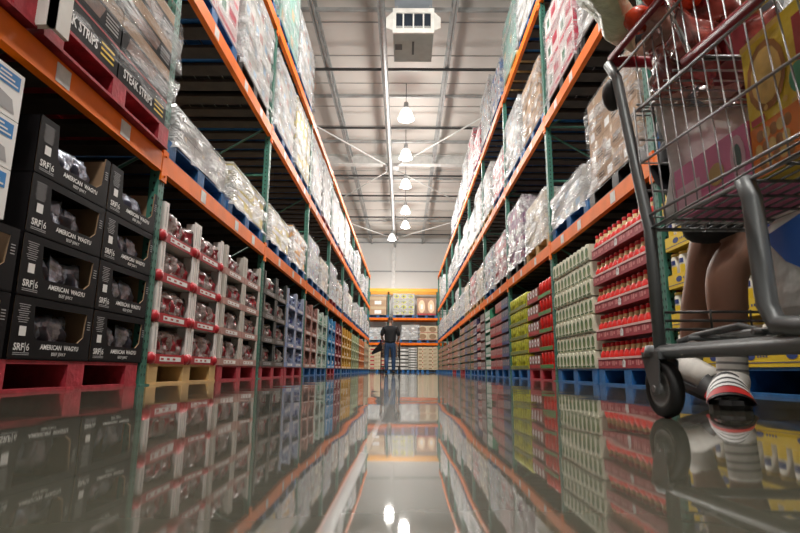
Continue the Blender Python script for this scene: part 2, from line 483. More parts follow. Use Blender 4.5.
def slot_y(side, bay, slot):
    y0 = (YL0 if side < 0 else YR0)+bay*BAY
    return y0+.66+slot*1.23
SIDE = {-1: 'left rack', 1: 'right rack'}
NF = ['near half', 'far half']
LV = ['floor', 'lower beams', 'middle beams', 'top beams']
def put_pallet(side, bay, slot, color, level=0, push=.0):
    x, rz = lateral(side); s = 1 if side < 0 else -1
    y = slot_y(side, bay, slot)
    z = 0.0 if level == 0 else (BL if side < 0 else BR)[level-1]+BH/2+(.012)
    p = (PPn if bay < 3 else PPf)[color]
    where = 'on the floor' if level == 0 else 'on the '+LV[level]
    p.put((x+s*push, y, z), rz, label='%s pallet %s, %s, %s bay, %s' % (color, where, NF[slot], W[bay], SIDE[side]),
          group='pallets '+('under the floor stock' if level == 0 else 'up on the racks'))
    return x+s*push, y, z+.132, rz

# ------------------------------------------------------------ wrapped loads for the upper levels
def wrap_mb(w, d, h, seed, zlow=-.06):
    rnd = random.Random(seed); b = MB(); n = 14; nz = 8
    ring = []
    for k in range(n): ring.append((0.0, -w/2+w*k/n))
    for k in range(8): ring.append((-d*k/8, w/2))
    for k in range(n): ring.append((-d, w/2-w*k/n))
    for k in range(8): ring.append((-d+d*k/8, -w/2))
    R = len(ring); vs = []
    for i in range(nz+1):
        z = zlow+(h+.02-zlow)*i/nz
        for (x, y) in ring:
            nx = (x+d/2)/(d/2); ny = y/(w/2); o = .012+rnd.random()*.022
            if i == 0: o = .03+rnd.random()*.03
            if i == nz: o = .004
            vs.append((x+(1 if nx > .98 else -1 if nx < -.98 else 0)*o, y+(1 if ny > .98 else -1 if ny < -.98 else 0)*o, z+(rnd.random()-.5)*.03*(i == 0)))
    fs = [(i*R+k, i*R+(k+1) % R, (i+1)*R+(k+1) % R, (i+1)*R+k) for i in range(nz) for k in range(R)]
    b.add(vs, fs, 0, True)
    # drooping film over the top
    m = 7; o = len(b.v); g = []
    for i in range(m):
        for j in range(m):
            g.append((-d*i/(m-1), -w/2+w*j/(m-1), h+.02+(rnd.random()-.4)*.012))
    b.add(g, [(i*m+j, i*m+j+1, (i+1)*m+j+1, (i+1)*m+j) for i in range(m-1) for j in range(m-1)], 0, True)
    return b
def carton_mb(w, d, h, decor, mrow=0):
    """one carton, front at x=0, near side at y=0; slots: 0 card, 1 tape or band, 2 print, 3 print2"""
    b = MB(); g = .004
    b.box(-d, 0, g, w-g, 0, h-g)
    e = .0012
    if decor == 'tape':
        b.box(-d-e, e, w/2-.025, w/2+.025, h-g, h-g+.001, 1); b.poly([(e, w/2-.025, h*.72), (e, w/2+.025, h*.72), (e, w/2+.025, h-g), (e, w/2-.025, h-g)], 1)
        b.poly([(e, w*.12, h*.15), (e, w*.42, h*.15), (e, w*.42, h*.5), (e, w*.12, h*.5)], 2)
        for k in range(3): b.poly([(e, w*.55, h*(.2+.12*k)), (e, w*.88, h*(.2+.12*k)), (e, w*.88, h*(.25+.12*k)), (e, w*.55, h*(.25+.12*k))], 3)
    elif decor == 'band':
        b.poly([(e, g, h*.62), (e, w-g, h*.62), (e, w-g, h*.9), (e, g, h*.9)], 1)
        b.poly([(e, w*.3, h*.12), (e, w*.7, h*.12), (e, w*.7, h*.5), (e, w*.3, h*.5)], 2)
        b.poly([(-d, g-e, h*.62), (0, g-e, h*.62), (0, g-e, h*.9), (-d, g-e, h*.9)], 1)
    elif decor == 'panel':
        n = 10; b.poly([(e, w/2+w*.36*math.cos(2*PI*k/n), h/2+h*.38*math.sin(2*PI*k/n)) for k in range(n)], 2)
        b.poly([(e*1.6, w*.38, h*.34), (e*1.6, w*.62, h*.34), (e*1.6, w*.62, h*.62), (e*1.6, w*.38, h*.62)], 3)
        b.poly([(e, g, 0.01), (e, w-g, .01), (e, w-g, h*.1), (e, g, h*.1)], 1)
    elif decor == 'redside':
        for (a0, a1, c0, c1, m_) in ((.06,.94,.08,.2,1),(.1,.5,.3,.85,2),(.56,.9,.5,.8,1),(.2,.4,.4,.7,3)):
            b.poly([(e*(1+m_*.3), w*a0, h*c0), (e*(1+m_*.3), w*a1, h*c0), (e*(1+m_*.3), w*a1, h*c1), (e*(1+m_*.3), w*a0, h*c1)], m_)
        for ys in (g-e, w-g+e):
            b.poly([(-d, ys, .01), (0, ys, .01), (0, ys, h-.012), (-d, ys, h-.012)], 1)
            b.poly([(-d*.9, ys+(-e if ys < 0.1 else e), h*.4), (-d*.1, ys+(-e if ys < 0.1 else e), h*.4), (-d*.1, ys+(-e if ys < 0.1 else e), h*.55), (-d*.9, ys+(-e if ys < 0.1 else e), h*.55)], 2)
    elif decor == 'sack':
        b = MB(); 
        for k in range(3): b.ball((-d*.5, w*(.18+.32*k), h/2), d*.5, 0, 12, w*.17, h*.52)
        b.ball((-.05, w*.2, h*.55), .05, 1, 8, .07, h*.3)
    return b
FILM = film('stretch_film_milky', .06, .78); FILM2 = film('stretch_film_clear', .03, .5, scale=4)
LOADS = {}
def load_proto(key, title, mats, decor, nx, nz, h, w=1.16, d=1.0, film_m=None, deep=True):
    r = thing('wrapped_load', 'x', 'pallet load')
    cw, ch = w/nx, h/nz
    mb = carton_mb(cw, d, ch, decor); o = None
    for i in range(nz):
        for j in range(nx):
            loc = (0, -w/2+j*cw, i*ch)
            if o is None: o = mb.build('carton' if decor != 'sack' else 'sack_row', mats, r, loc=loc)
            else: p = o.copy(); COL.objects.link(p); p.parent = r; p.location = loc
    wrap_mb(w, d, h, sum(map(ord, key)), ).build('stretch_film', film_m or FILM, r)
    LOADS[key] = (Proto(r), title, h)
mc = lambda n, c, **k: mat(n, c, **k)
GRYC = [mat('grey_card', (.40,.39,.38), .7), M_TAPE, M_WHITE, M_GREYP]
WHTC = [mat('white_card', (.52,.52,.50), .6), M_GREYP, mat('pale_blue_print', (.35,.5,.65), .5), M_RED]
BRNC = [M_CARD, M_TAPE, M_WHITE, M_BLKW]
REDC = [mat('red_case', (.55,.03,.06), .5), M_WHITE, M_WHITE, M_RED]
YLWC = [mat('yellow_case', (.62,.50,.13), .55), M_WHITE, M_WHITE, M_GREYP]
PURC = [mat('purple_case', (.16,.04,.13), .5), M_GREYP, M_WHITE, M_RED]
TEAC = [mat('teal_film_case', (.22,.38,.34), .5), M_WHITE, M_TAPE, M_GREYP]
PNKC = [mat('pink_case', (.55,.30,.32), .5), M_RED, M_WHITE, M_RED]
ORGC = [mat('orange_case', (.75,.36,.06), .5), M_WHITE, M_WHITE, M_RED]
DKC = [mat('dark_case', (.05,.05,.06), .5), M_WHITE, M_GREYP, M_RED]
BLUC = [mat('blue_case', (.12,.2,.42), .5), M_WHITE, M_WHITE, M_RED]
load_proto('whiteT', 'tall white cartons', WHTC, 'tape', 3, 4, 1.06)
load_proto('whiteM', 'white cartons of medium height', WHTC, 'panel', 3, 3, .72)
load_proto('greyT', 'tall grey cartons', GRYC, 'tape', 2, 4, 1.0)
load_proto('greyL', 'low grey cartons', GRYC, 'tape', 3, 2, .30)
load_proto('whiteL', 'low white cases', WHTC, 'band', 3, 2, .34)
load_proto('brownT', 'tall brown cartons', BRNC, 'tape', 3, 4, .95, film_m=FILM2)
load_proto('brownM', 'brown cartons of medium height', BRNC, 'panel', 2, 3, .62)
load_proto('yellowL', 'low yellow banded trays', YLWC, 'band', 2, 2, .40)
load_proto('yellowT', 'tall yellow cases', YLWC, 'panel', 4, 6, .98)
load_proto('redT', 'tall red and white cartons', [mat('blush_card', (.62,.50,.50), .6), mat('crimson', (.50,.02,.06), .4), M_WHITE, mat('deep_green_mark', (.05,.16,.1), .5)], 'redside', 2, 3, 1.08, film_m=FILM2)
load_proto('redM', 'red cartons', REDC, 'band', 3, 3, .8)
load_proto('purpleT', 'dark purple cartons', PURC, 'tape', 3, 4, .86)
load_proto('tealT', 'tall teal cartons', TEAC, 'tape', 2, 3, 1.1, film_m=FILM2)
load_proto('pinkM', 'pink cases', PNKC, 'band', 3, 4, .78)
load_proto('orangeM', 'orange cases', ORGC, 'band', 2, 3, .5)
load_proto('darkM', 'dark cartons', DKC, 'band', 3, 3, .7)
load_proto('blueM', 'blue and white cases', BLUC, 'panel', 3, 3, .7)
load_proto('paleM', 'pale cases', [mat('pale_card', (.66,.60,.50), .6), M_TAPE, M_WHITE, M_GREYP], 'tape', 3, 3, .66)
def put_load(side, bay, slot, level, key, pcol, push=-.01):
    x, y, z, rz = put_pallet(side, bay, slot, pcol, level, push)
    p, title, h = LOADS[key]
    p.put((x, y, z), rz, scale=(1, random.uniform(.84, .99), random.uniform(.84, 1.08)), label='film-wrapped %s, %s, %s, %s bay, %s' % (title, LV[level], NF[slot], W[bay], SIDE[side]),
          group='film-wrapped loads up on the racks')
# cartons in darkened card, added behind each rack to keep its gaps dark
def rear_proto():
    r = thing('added_carton_stack', 'x', 'carton stack'); mb = carton_mb(.6, 1.0, .42, 'tape'); o = None
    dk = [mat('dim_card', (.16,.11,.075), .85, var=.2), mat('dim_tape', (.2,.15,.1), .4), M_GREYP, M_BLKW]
    for i in range(3):
        for j in range(2):
            loc = (0, -.6+j*.6, i*.42)
            if o is None: o = mb.build('carton', dk, r, loc=loc)
            else: p = o.copy(); COL.objects.link(p); p.parent = r; p.location = loc
    return Proto(r)
RP = rear_proto()
for side in (-1, 1):
    for bay in range(7):
        for slot in (0, 1):
            x, rz = lateral(side)
            RP.put((x+side*1.14, slot_y(side, bay, slot), 0), rz, label='added brown carton stack behind the floor stock, %s, %s bay, %s' % (NF[slot], W[bay], SIDE[side]), group='added carton stacks behind the racks')
# left rack, lower beams
L1 = [[None, None], ['greyL:blue', 'yellowL:blue'], ['yellowL:blue', 'orangeM:blue'], ['whiteM:blue', 'paleM:blue'], ['whiteM:red', 'brownM:blue'], ['whiteM:blue', 'paleM:blue'],
      ['whiteL:blue', 'whiteM:blue'], ['paleM:blue', 'whiteM:blue'], ['whiteM:blue', 'brownM:blue']]
L2 = [['redM:black', 'brownT:black'], ['redT:blue', 'whiteT:black'], ['whiteT:blue', 'yellowT:blue'], ['whiteT:blue', 'greyT:red'], ['whiteT:blue', 'whiteT:red'], ['greyT:blue', 'darkM:blue'],
      ['whiteM:blue', 'greyT:blue'], [None, 'whiteM:blue'], ['whiteM:blue', None]]
L3 = [['whiteT:blue', 'greyT:blue'], ['whiteT:blue', 'whiteT:blue'], ['tealT:blue', 'whiteT:blue']]
R1 = [['greyT:black', 'whiteM:blue'], ['brownT:black', 'whiteL:blue'], ['paleM:bare wood', 'purpleT:black'], ['pinkM:black', 'whiteM:blue'], ['paleM:bare wood', 'pinkM:bare wood'], ['paleM:bare wood', 'whiteM:blue'],
      ['whiteT:blue', 'paleM:blue'], ['whiteM:blue', 'brownM:blue'], ['paleM:blue', 'whiteM:blue'], ['whiteM:blue', 'whiteM:blue']]
R2 = [['greyT:blue', 'greyT:black'], ['greyT:black', 'redT:black'], ['brownT:blue', 'whiteT:blue'], ['redM:blue', 'whiteT:bare wood'], ['whiteT:black', 'whiteM:bare wood'], ['greyT:blue', 'whiteM:blue'],
      ['whiteT:blue', 'darkM:blue'], ['whiteM:blue', None], ['whiteM:blue', 'whiteT:blue'], ['greyT:blue', None]]
R3 = [['greyT:blue', 'greyT:blue'], ['whiteT:blue', 'whiteT:blue'], ['greyT:blue', 'tealT:bare wood'], ['blueM:blue', 'whiteT:blue'], ['redM:blue', 'redT:blue'], ['whiteT:black', 'whiteM:blue'], ['whiteM:blue', 'blueM:blue']]
for side, tabs in ((-1, (L1, L2, L3)), (1, (R1, R2, R3))):
    for li, tab in enumerate(tabs):
        for bay, row in enumerate(tab):
            for slot, k in enumerate(row):
                if k:
                    a, c = k.split(':'); put_load(side, bay, slot, li+1, a, c)

# ------------------------------------------------------------ boxes of steak strips on the left lower beams
def steak_boxes():
    r = thing('snack_box', 'x', 'box')
    w, d, h = .57, .5, .2
    b = MB(); b.box(-d, 0, -w/2+.002, w/2-.002, 0, h-.003)
    b.textx('STEAK STRIPS', -w/2+.05, .05, .055, .002, 2, True, maxw=.33)
    for k in range(3): b.poly([(.0015, w/2-.16, .05+k*.03), (.0015, w/2-.04, .05+k*.03), (.0015, w/2-.04, .062+k*.03), (.0015, w/2-.16, .062+k*.03)], 3)
    b.box(-d, .0012, -w/2+.001, w/2-.001, h-.03, h-.02, 1)
    b.build('carton', [M_BLKW, M_RED, M_WHITE, mat('yellow_print', (.7,.5,.06), .5)], r)
    return Proto(r)
SB = steak_boxes()
def plain_snack_box():
    r = thing('snack_box', 'x', 'box'); w, d, h = .57, .5, .2
    b = MB(); b.box(-d, 0, -w/2+.002, w/2-.002, 0, h*.6).box(-d, -.001, -w/2+.004, w/2-.004, h*.6, h-.003, 1)
    b.poly([(.0012,-w/2+.05,.02),(.0012,w/2-.2,.02),(.0012,w/2-.16,h*.5),(.0012,-w/2+.08,h*.5)], 2)
    for k in range(4): b.poly([(.0016,w/2-.15,.02+.02*k),(.0016,w/2-.03,.02+.02*k),(.0016,w/2-.03,.03+.02*k),(.0016,w/2-.15,.03+.02*k)], 3)
    b.build('carton', [M_BLKW, M_KRAFT, mat('brown_picture', (.12,.05,.03), .5, var=.5, scale=20), M_GREYP], r)
    return Proto(r)
SB2 = plain_snack_box()
mredtray = M_RED
for slot in (0, 1):
    x, y, z, rz = put_pallet(-1, 0, slot, 'red', 1, .05)
    for row in range(4):
        for c in range(2):
            (SB if row == 0 else SB2).put((x-.02, y-.30+.58*c, z+row*.2), 0, label=('black carton lettered STEAK STRIPS, %s, %s column, %s, up on lower beams' if row == 0 else 'black and brown snack carton, %s, %s column, %s, up on lower beams') % (ROW[row], ['near','far'][c], NF[slot]),
                   group='black snack cartons on the red pallet above')
    o = wrap_mb(1.17, .6, .82, 5+slot, 0.03).build('stretch_film', film('film_shiny', .0, .5, scale=2.2), None, loc=(x+.004, y, z))
    tag(o, 'shiny clear stretch film around the black snack cartons, %s of first bay' % NF[slot], 'stretch film')
def corner_guard():
    x, y, z = XL+.05, slot_y(-1, 0, 1)-.62, BL[0]+BH/2+.15
    b = MB().box(x-.01, x+.065, y-.03, y+.0, z-.13, z+1.15).box(x+.045, x+.065, y-.03, y+.085, z-.13, z+1.15)
    tag(b.build('corner_board', mat('guard_card', (.62,.60,.57), .8)), 'tall grey card corner board standing beside the wrapped black cartons', 'corner board')
corner_guard()

# ------------------------------------------------------------ bags and pouches
def pouch_mb(w, h, t, seed, label_m=None):
    rnd = random.Random(seed); n, m = 9, 11; b = MB(); F = []; B = []
    ph = rnd.random()*6
    for j in range(m):
        v = j/(m-1)*2-1
        for i in range(n):
            u = i/(n-1)*2-1
            th = t*.5*max(0, (1-abs(u)**3))*max(0, (1-abs(v)**4))+.001
            th *= 1+.25*math.sin(5*u+ph+3*v)+.15*math.sin(9*v+ph)
            y = u*w/2*(1-.06*math.cos(v*3)); z = h/2+v*h/2
            F.append((th, y, z)); B.append((-th*.9, y, z))
    o = len(F); fs = []
    for j in range(m-1):
        for i in range(n-1):
            a = j*n+i; fs.append((a, a+1, a+n+1, a+n)); fs.append((o+a, o+a+n, o+a+n+1, o+a+1))
    ring = [i for i in range(n)]+[j*n+n-1 for j in range(1, m)]+[(m-1)*n+i for i in range(n-2, -1, -1)]+[j*n for j in range(m-2, 0, -1)]
    for k in range(len(ring)):
        a, c = ring[k], ring[(k+1) % len(ring)]; fs.append((c, a, o+a, o+c))
    b.add(F+B, fs, 0, True)
    if label_m is not None:
        vs = []; q = 5
        for j in range(q):
            for i in range(q):
                ii, jj = 2+i, 3+j; p = F[jj*n+ii]; vs.append((p[0]+.0012, p[1]*.9, p[2]))
        b.add(vs, [(j*q+i, j*q+i+1, (j+1)*q+i+1, (j+1)*q+i) for j in range(q-1) for i in range(q-1)], label_m, True)
    return b
def pouch_proto(nm, cat, mats, w, h, t, seed):
    o = pouch_mb(w, h, t, seed, 1).build(nm, mats); tag(o, 'x', cat); return Proto(o)
PCH = [pouch_proto('jerky_pouch', 'snack pouch', [M_SLV, mat('dark_label', (.03,.035,.06), .4)], .17, .19, .07, s) for s in (1, 2, 3)]
def bagset(mats, w=.18, h=.215, t=.11): return [pouch_proto('snack_bag', 'snack bag', mats, w, h, t, s) for s in (4, 5)]
BAGR = bagset([M_SLR, mat('dark_red_label', (.24,.02,.03), .4)])
BAGK = bagset([mat('silver_foil', (.38,.37,.36), .3, metal=.5, var=.6, scale=12, bump=.8, bscale=22), mat('maroon_label', (.22,.04,.05), .4)])
BAGB = bagset([mat('blue_foil', (.3,.36,.50), .3, metal=.4, var=.6, scale=12, bump=.8), mat('navy_label', (.06,.09,.25), .4)])
BAGP = bagset([mat('brown_bag', (.20,.12,.10), .4, var=.5, scale=12), mat('pink_label', (.55,.3,.28), .4)])
BAGM = bagset([mat('mint_bag', (.45,.55,.5), .4, var=.4, scale=12), mat('green_label', (.1,.3,.2), .4)])
BAGC = bagset([mat('cyan_bag', (.08,.3,.55), .35, var=.4, scale=12), M_WHITE])
BAGD = bagset([mat('wine_bag', (.25,.03,.04), .35, var=.4, scale=12), M_WHITE])

# ------------------------------------------------------------ black jerky trays, first bay left
def jerky_tray(closed=True):
    w, h, d = .548, .258, .5; t = .006
    r = thing('display_tray', 'x', 'display tray')
    b = MB()
    b.box(-d, 0, -w/2, w/2, 0, t).box(-d, -d+t, -w/2, w/2, t, h).box(-d, -t, -w/2, -w/2+t, t, h).box(-d, -t, w/2-t, w/2, t, h)
    # front with cut-out
    b.add([(0,-w/2,0),(0,w/2,0),(0,w/2,h),(0,w/2-.045,h),(0,w/2-.06,.11),(0,w/2-.10,.082),(0,-w/2+.16,.082),(0,-w/2+.135,.11),(0,-w/2+.12,h),(0,-w/2,h)], [tuple(range(10))])
    b.add([(-t,-w/2,0),(-t,w/2,0),(-t,w/2,h),(-t,w/2-.045,h),(-t,w/2-.06,.11),(-t,w/2-.10,.082),(-t,-w/2+.16,.082),(-t,-w/2+.135,.11),(-t,-w/2+.12,h),(-t,-w/2,h)], [tuple(range(9,-1,-1))], 1)
    e = [(w/2-.045,h),(w/2-.06,.11),(w/2-.10,.082),(-w/2+.16,.082),(-w/2+.135,.11),(-w/2+.12,h)]
    for k in range(5):
        (y0,z0),(y1,z1) = e[k], e[k+1]; b.poly([(0,y0,z0),(-t,y0,z0),(-t,y1,z1),(0,y1,z1)], 1)
    if closed: b.box(-t, 0, -w/2+.119, w/2-.044, h-.034, h-.001); b.box(-.10, 0, -w/2+.12, w/2-.045, h-.003, h)
    b.box(-.12, 0, -w/2, -w/2+.12, h-.003, h)
    # inner kraft lining
    b.box(-d+t, -d+t+.001, -w/2+t, w/2-t, t, h, 1); b.box(-d+t, -t-.002, w/2-t-.001, w/2-t, t, h, 1); b.box(-d+t, -t-.002, -w/2+t, -w/2+t+.001, t, h, 1)
    b.box(-d+t, -t, -w/2+t, w/2-t, t, t+.001, 1)
    b.build('tray_body', [M_BLKW, M_KRAFT], r)
    p = MB(); e = .0015
    p.textx('SRF', -w/2+.025, .036, .030, e, 0, True); p.box(0, e, -w/2+.092, -w/2+.0935, .03, .07)
    p.textx('6', -w/2+.10, .036, .030, e, 0)
    for k in range(2): p.poly([(e, -w/2+.025, .018+.007*k), (e, -w/2+.12, .018+.007*k), (e, -w/2+.12, .021+.007*k), (e, -w/2+.025, .021+.007*k)], 1)
    p.textx('AMERICAN  WAGYU', -w/2+.185, .044, .022, e, 0, True)
    p.textx('BEEF JERKY', -w/2+.265, .014, .019, e, 0)
    for k in range(9):
        ww = .05+.02*((k*7) % 3)/2; p.poly([(e, -w/2+.06-ww/2, .15+k*.009), (e, -w/2+.06+ww/2, .15+k*.009), (e, -w/2+.06+ww/2, .153+k*.009), (e, -w/2+.06-ww/2, .153+k*.009)], 1)
    p.poly([(e, -w/2+.045, .095), (e, -w/2+.085, .095), (e, -w/2+.085, .135), (e, -w/2+.045, .135)], 0)
    for k in range(4): p.poly([(e, w/2-.04, .15+k*.012), (e, w/2-.015, .15+k*.012), (e, w/2-.015, .154+k*.012), (e, w/2-.04, .154+k*.012)], 1)
    p.build('print', [M_WHITE, M_GREYP], r)
    return Proto(r)
JT = jerky_tray(); JTO = jerky_tray(False)
rnd = random.Random(3)
def fill(protos, x, y, z, n, w, where, side=-1, dx=-.058, rows=1, grp='g', scale=1.0, gname='bag'):
    s = 1 if side < 0 else -1; rz0 = 0 if side < 0 else PI
    for i in range(n):
        yy = y+s*(-w/2+w*(i+.5)/n)
        p = protos[(i+int(z*10)) % len(protos)]
        p.put((x+s*(dx-rnd.random()*.03), yy, z+.008), rot=(rnd.uniform(-.16, .16), rnd.uniform(-.22, -.04)*1, rz0+rnd.uniform(-.45, .45)),
              scale=(scale,)*3, label='%s %s, %s' % (['nearest', 'second', 'third', 'fourth', 'fifth'][i if side < 0 else n-1-i] if n > 1 else 'front', gname, where), group=grp)
for slot in (0, 1): put_pallet(-1, 0, slot, 'red')
cols = [(2.955, 'far column by the green post', 4), (2.395, 'middle column', 4), (1.82, 'near column', 2)]
for (yc, cn, nr) in cols:
    for row in range(nr):
        z = .134+row*.2615
        (JTO if row == nr-1 and yc > 2 else JT).put((XL+.0, yc, z), 0, label='black open-front tray lettered SRF AMERICAN WAGYU, %s, %s' % (ROW[row], cn), group='black jerky trays')
        fill(PCH, XL, yc+.035, z+.006, 3, .33, '%s, %s of black trays' % (ROW[row], cn), grp='silver pouches in the black trays', gname='silver pouch')
# white cartons standing above the near column
def shipping_stack():
    r = thing('shipping_carton', 'x', 'box')
    b = MB(); w, d, h = .40, .4, .20
    b.box(-d, 0, -w/2, w/2, 0, h-.004)
    b.poly([(.001,w/2-.16,.12),(.001,w/2-.02,.12),(.001,w/2-.02,.18),(.001,w/2-.16,.18)], 1)
    for k in range(3): b.poly([(.002,w/2-.15+.01*k,.13+.016*k),(.002,w/2-.03-.02*k,.13+.016*k),(.002,w/2-.03-.02*k,.137+.016*k),(.002,w/2-.15+.01*k,.137+.016*k)], 0)
    b.poly([(.001,w/2-.15,.02),(.001,w/2-.03,.02),(.001,w/2-.05,.075),(.001,w/2-.12,.09)], 2)
    b.build('carton', [M_WHITE, mat('blue_print', (.03,.22,.55), .4), M_GREYP], r)
    return Proto(r)
SC = shipping_stack()
for k in range(3):
    SC.put((XL+.02, 1.77, .66+k*.2), 0, label='white shipping carton with blue label, %s, on the near column of black trays' % ROW[k], group='white shipping cartons')

# ------------------------------------------------------------ generic display trays
def display_tray(key, body, band, accent, w=.57, h=.26, d=.5, pw=.06, bh=.06, ball=False, text=None, parts=True):
    r = thing('display_tray', 'x', 'display tray'); t = .006
    b = MB()
    b.box(-d, 0, -w/2, w/2, 0, t); b.box(-d, -d+t, -w/2, w/2, t, h)
    for s in (-1, 1):
        y0, y1 = (-w/2, -w/2+pw) if s < 0 else (w/2-pw, w/2)
        b.box(-t, 0, y0, y1, bh, h)
        ys = -w/2 if s < 0 else w/2-t
        b.box(-.09, -t, ys, ys+t, bh, h); b.box(-d, -d+.1, ys, ys+t, bh, h); b.box(-.32, -.24, ys, ys+t, bh, h)
        # slits in the corner boards
        xm = .001
        b.poly([(xm, y0+pw*.42, bh+.03), (xm, y0+pw*.58, bh+.03), (xm, y0+pw*.58, h-.03), (xm, y0+pw*.42, h-.03)], 2)
        if s < 0: b.poly([(-.06, -w/2-.001, bh+.03), (-.045, -w/2-.001, bh+.03), (-.045, -w/2-.001, h-.03), (-.06, -w/2-.001, h-.03)], 2)
    b.build('tray_body', [body, M_KRAFT, M_GREYP], r)
    c = MB(); c.box(-t, .002, -w/2+.0, w/2, 0, bh); c.box(-d, -t, -w/2-.002, -w/2+t, 0, bh); c.box(-d, -t, w/2-t, w/2+.002, 0, bh)
    e = .0035
    c.poly([(e, -w*.3, bh*.25), (e, w*.28, bh*.25), (e, w*.28, bh*.75), (e, -w*.3, bh*.75)], 2)
    if text: c.textx(text, -w*.27, bh*.33, bh*.34, e+.001, 0, True, maxw=w*.5)
    else:
        for k in range(3): c.poly([(e+.001, -w*.27+k*.09, bh*.4), (e+.001, -w*.2+k*.09, bh*.4), (e+.001, -w*.2+k*.09, bh*.6), (e+.001, -w*.27+k*.09, bh*.6)], 0)
    if ball:
        for yy in (-w/2+.01, w/2-.03): c.ball((-.01, yy, bh*.55), .032, 0, 10, .048, .042)
    c.build('front_band', [band, M_WHITE, accent], r)
    return Proto(r)
offw = mat('off_white_card', (.74,.70,.67), .6, var=.08)
dimw = mat('cream_grey_card', (.50,.47,.42), .6, var=.08)
DT_R = display_tray('r', offw, M_RED, M_WHITE, ball=True)
DT_W = display_tray('w', dimw, mat('beige_red_band', (.40,.22,.19), .5), M_WHITE)
blk2 = mat('dark_green_black_card', (.02,.028,.026), .45)
def simple_tray(body, band, acc): return display_tray('s', body, band, acc)
DT_K = simple_tray(blk2, mat('charcoal_band', (.10,.09,.08), .5), M_GREYP)
DT_B = simple_tray(mat('blue_grey_card', (.32,.36,.48), .5), mat('blue_band', (.22,.28,.46), .5), M_WHITE)
DT_P = simple_tray(mat('rose_brown_card', (.36,.17,.14), .5), mat('rose_band', (.45,.24,.2), .5), M_WHITE)
DT_M = simple_tray(mat('mint_card', (.55,.62,.56), .5), mat('mint_band', (.5,.6,.55), .5), mat('green_print', (.05,.25,.12), .5))
DT_C = simple_tray(mat('cyan_card', (.05,.28,.55), .5), mat('cyan_band', (.05,.3,.6), .5), M_WHITE)
DT_D = simple_tray(mat('wine_card', (.25,.02,.03), .5), mat('wine_band', (.35,.03,.04), .5), M_WHITE)
DT_Y = simple_tray(mat('amber_card', (.62,.34,.03), .5), mat('amber_band', (.7,.4,.05), .5), M_WHITE)
DT_G = simple_tray(mat('pale_green_card', (.45,.50,.30), .5), mat('leaf_band', (.30,.42,.16), .5), M_WHITE)
DT_O = simple_tray(mat('orange_card', (.66,.20,.05), .5), mat('orange_band', (.75,.3,.08), .5), M_WHITE)
DT_E = simple_tray(mat('beige_card', (.60,.50,.34), .6), mat('beige_band', (.5,.40,.26), .5), M_RED)
BAGY = bagset([mat('amber_bag', (.7,.42,.06), .4, var=.5, scale=12), M_WHITE])
BAGG = bagset([mat('green_bag', (.25,.42,.15), .4, var=.5, scale=12), M_WHITE])
BAGO = bagset([mat('orange_bag', (.7,.22,.05), .4, var=.5, scale=12), M_WHITE])
BAGE = bagset([mat('beige_bag', (.55,.47,.34), .4, var=.4, scale=12), M_WHITE])
def tray_stack(side, bay, slot, dt, bags, pcol, adj, nrow=4, nbag=4, hh=.262, bagname='bag'):
    x, y, z, rz = put_pallet(side, bay, slot, pcol)
    for c in range(2):
        s = -1 if c == 0 else 1; yc = y+s*.29
        cn = ['near', 'far'][c]
        for row in range(nrow):
            zz = z+row*hh
            dt.put((x, yc, zz), rz, label='%s open display tray, %s, %s column, %s, %s bay, %s' % (adj, ROW[row], cn, NF[slot], W[bay], SIDE[side]),
                   group='%s display trays' % adj)
            if nbag: fill(bags, x, yc, zz+.006, nbag, .50, '%s, %s column, %s, %s bay, %s' % (ROW[row], cn, NF[slot], W[bay], SIDE[side]), side=side,
                          grp='%ss in %s trays' % (bagname, adj), gname=bagname)
tray_stack(-1, 1, 0, DT_R, BAGR, 'bare wood', 'red and white', 4, 5, bagname='silver red bag')
tray_stack(-1, 1, 1, DT_W, BAGR, 'red', 'cream and rust', 4, 5, bagname='silver red bag')
tray_stack(-1, 2, 0, DT_K, BAGK, 'red', 'black', 4, 3, .268, bagname='silver bag')
tray_stack(-1, 2, 1, DT_B, BAGB, 'red', 'blue-grey', 4, 3, bagname='blue foil bag')
tray_stack(-1, 3, 0, DT_P, BAGP, 'blue', 'rose brown', 4, 2, bagname='brown bag')
tray_stack(-1, 3, 1, DT_M, BAGM, 'blue', 'mint', 4, 2, bagname='mint bag')
tray_stack(-1, 4, 0, DT_C, BAGC, 'red', 'bright blue', 4, 2, bagname='blue bag')
tray_stack(-1, 4, 1, DT_D, BAGD, 'blue', 'wine red', 4, 2, bagname='wine bag')
tray_stack(-1, 5, 0, DT_Y, BAGY, 'blue', 'amber', 4, 1, bagname='amber bag')
tray_stack(-1, 5, 1, DT_Y, BAGY, 'blue', 'amber', 4, 1, bagname='amber bag')
tray_stack(-1, 6, 0, DT_G, BAGG, 'blue', 'pale green', 4, 1, bagname='green bag')
tray_stack(-1, 6, 1, DT_G, BAGG, 'blue', 'pale green', 4, 1, bagname='green bag')
tray_stack(-1, 7, 0, DT_O, BAGO, 'blue', 'orange', 4, 1, bagname='orange bag')
tray_stack(-1, 7, 1, DT_O, BAGO, 'blue', 'orange', 4, 1, bagname='orange bag')
tray_stack(-1, 8, 0, DT_E, BAGE, 'blue', 'beige', 4, 1, bagname='beige bag')
tray_stack(-1, 8, 1, DT_E, BAGE, 'blue', 'beige', 4, 1, bagname='beige bag')

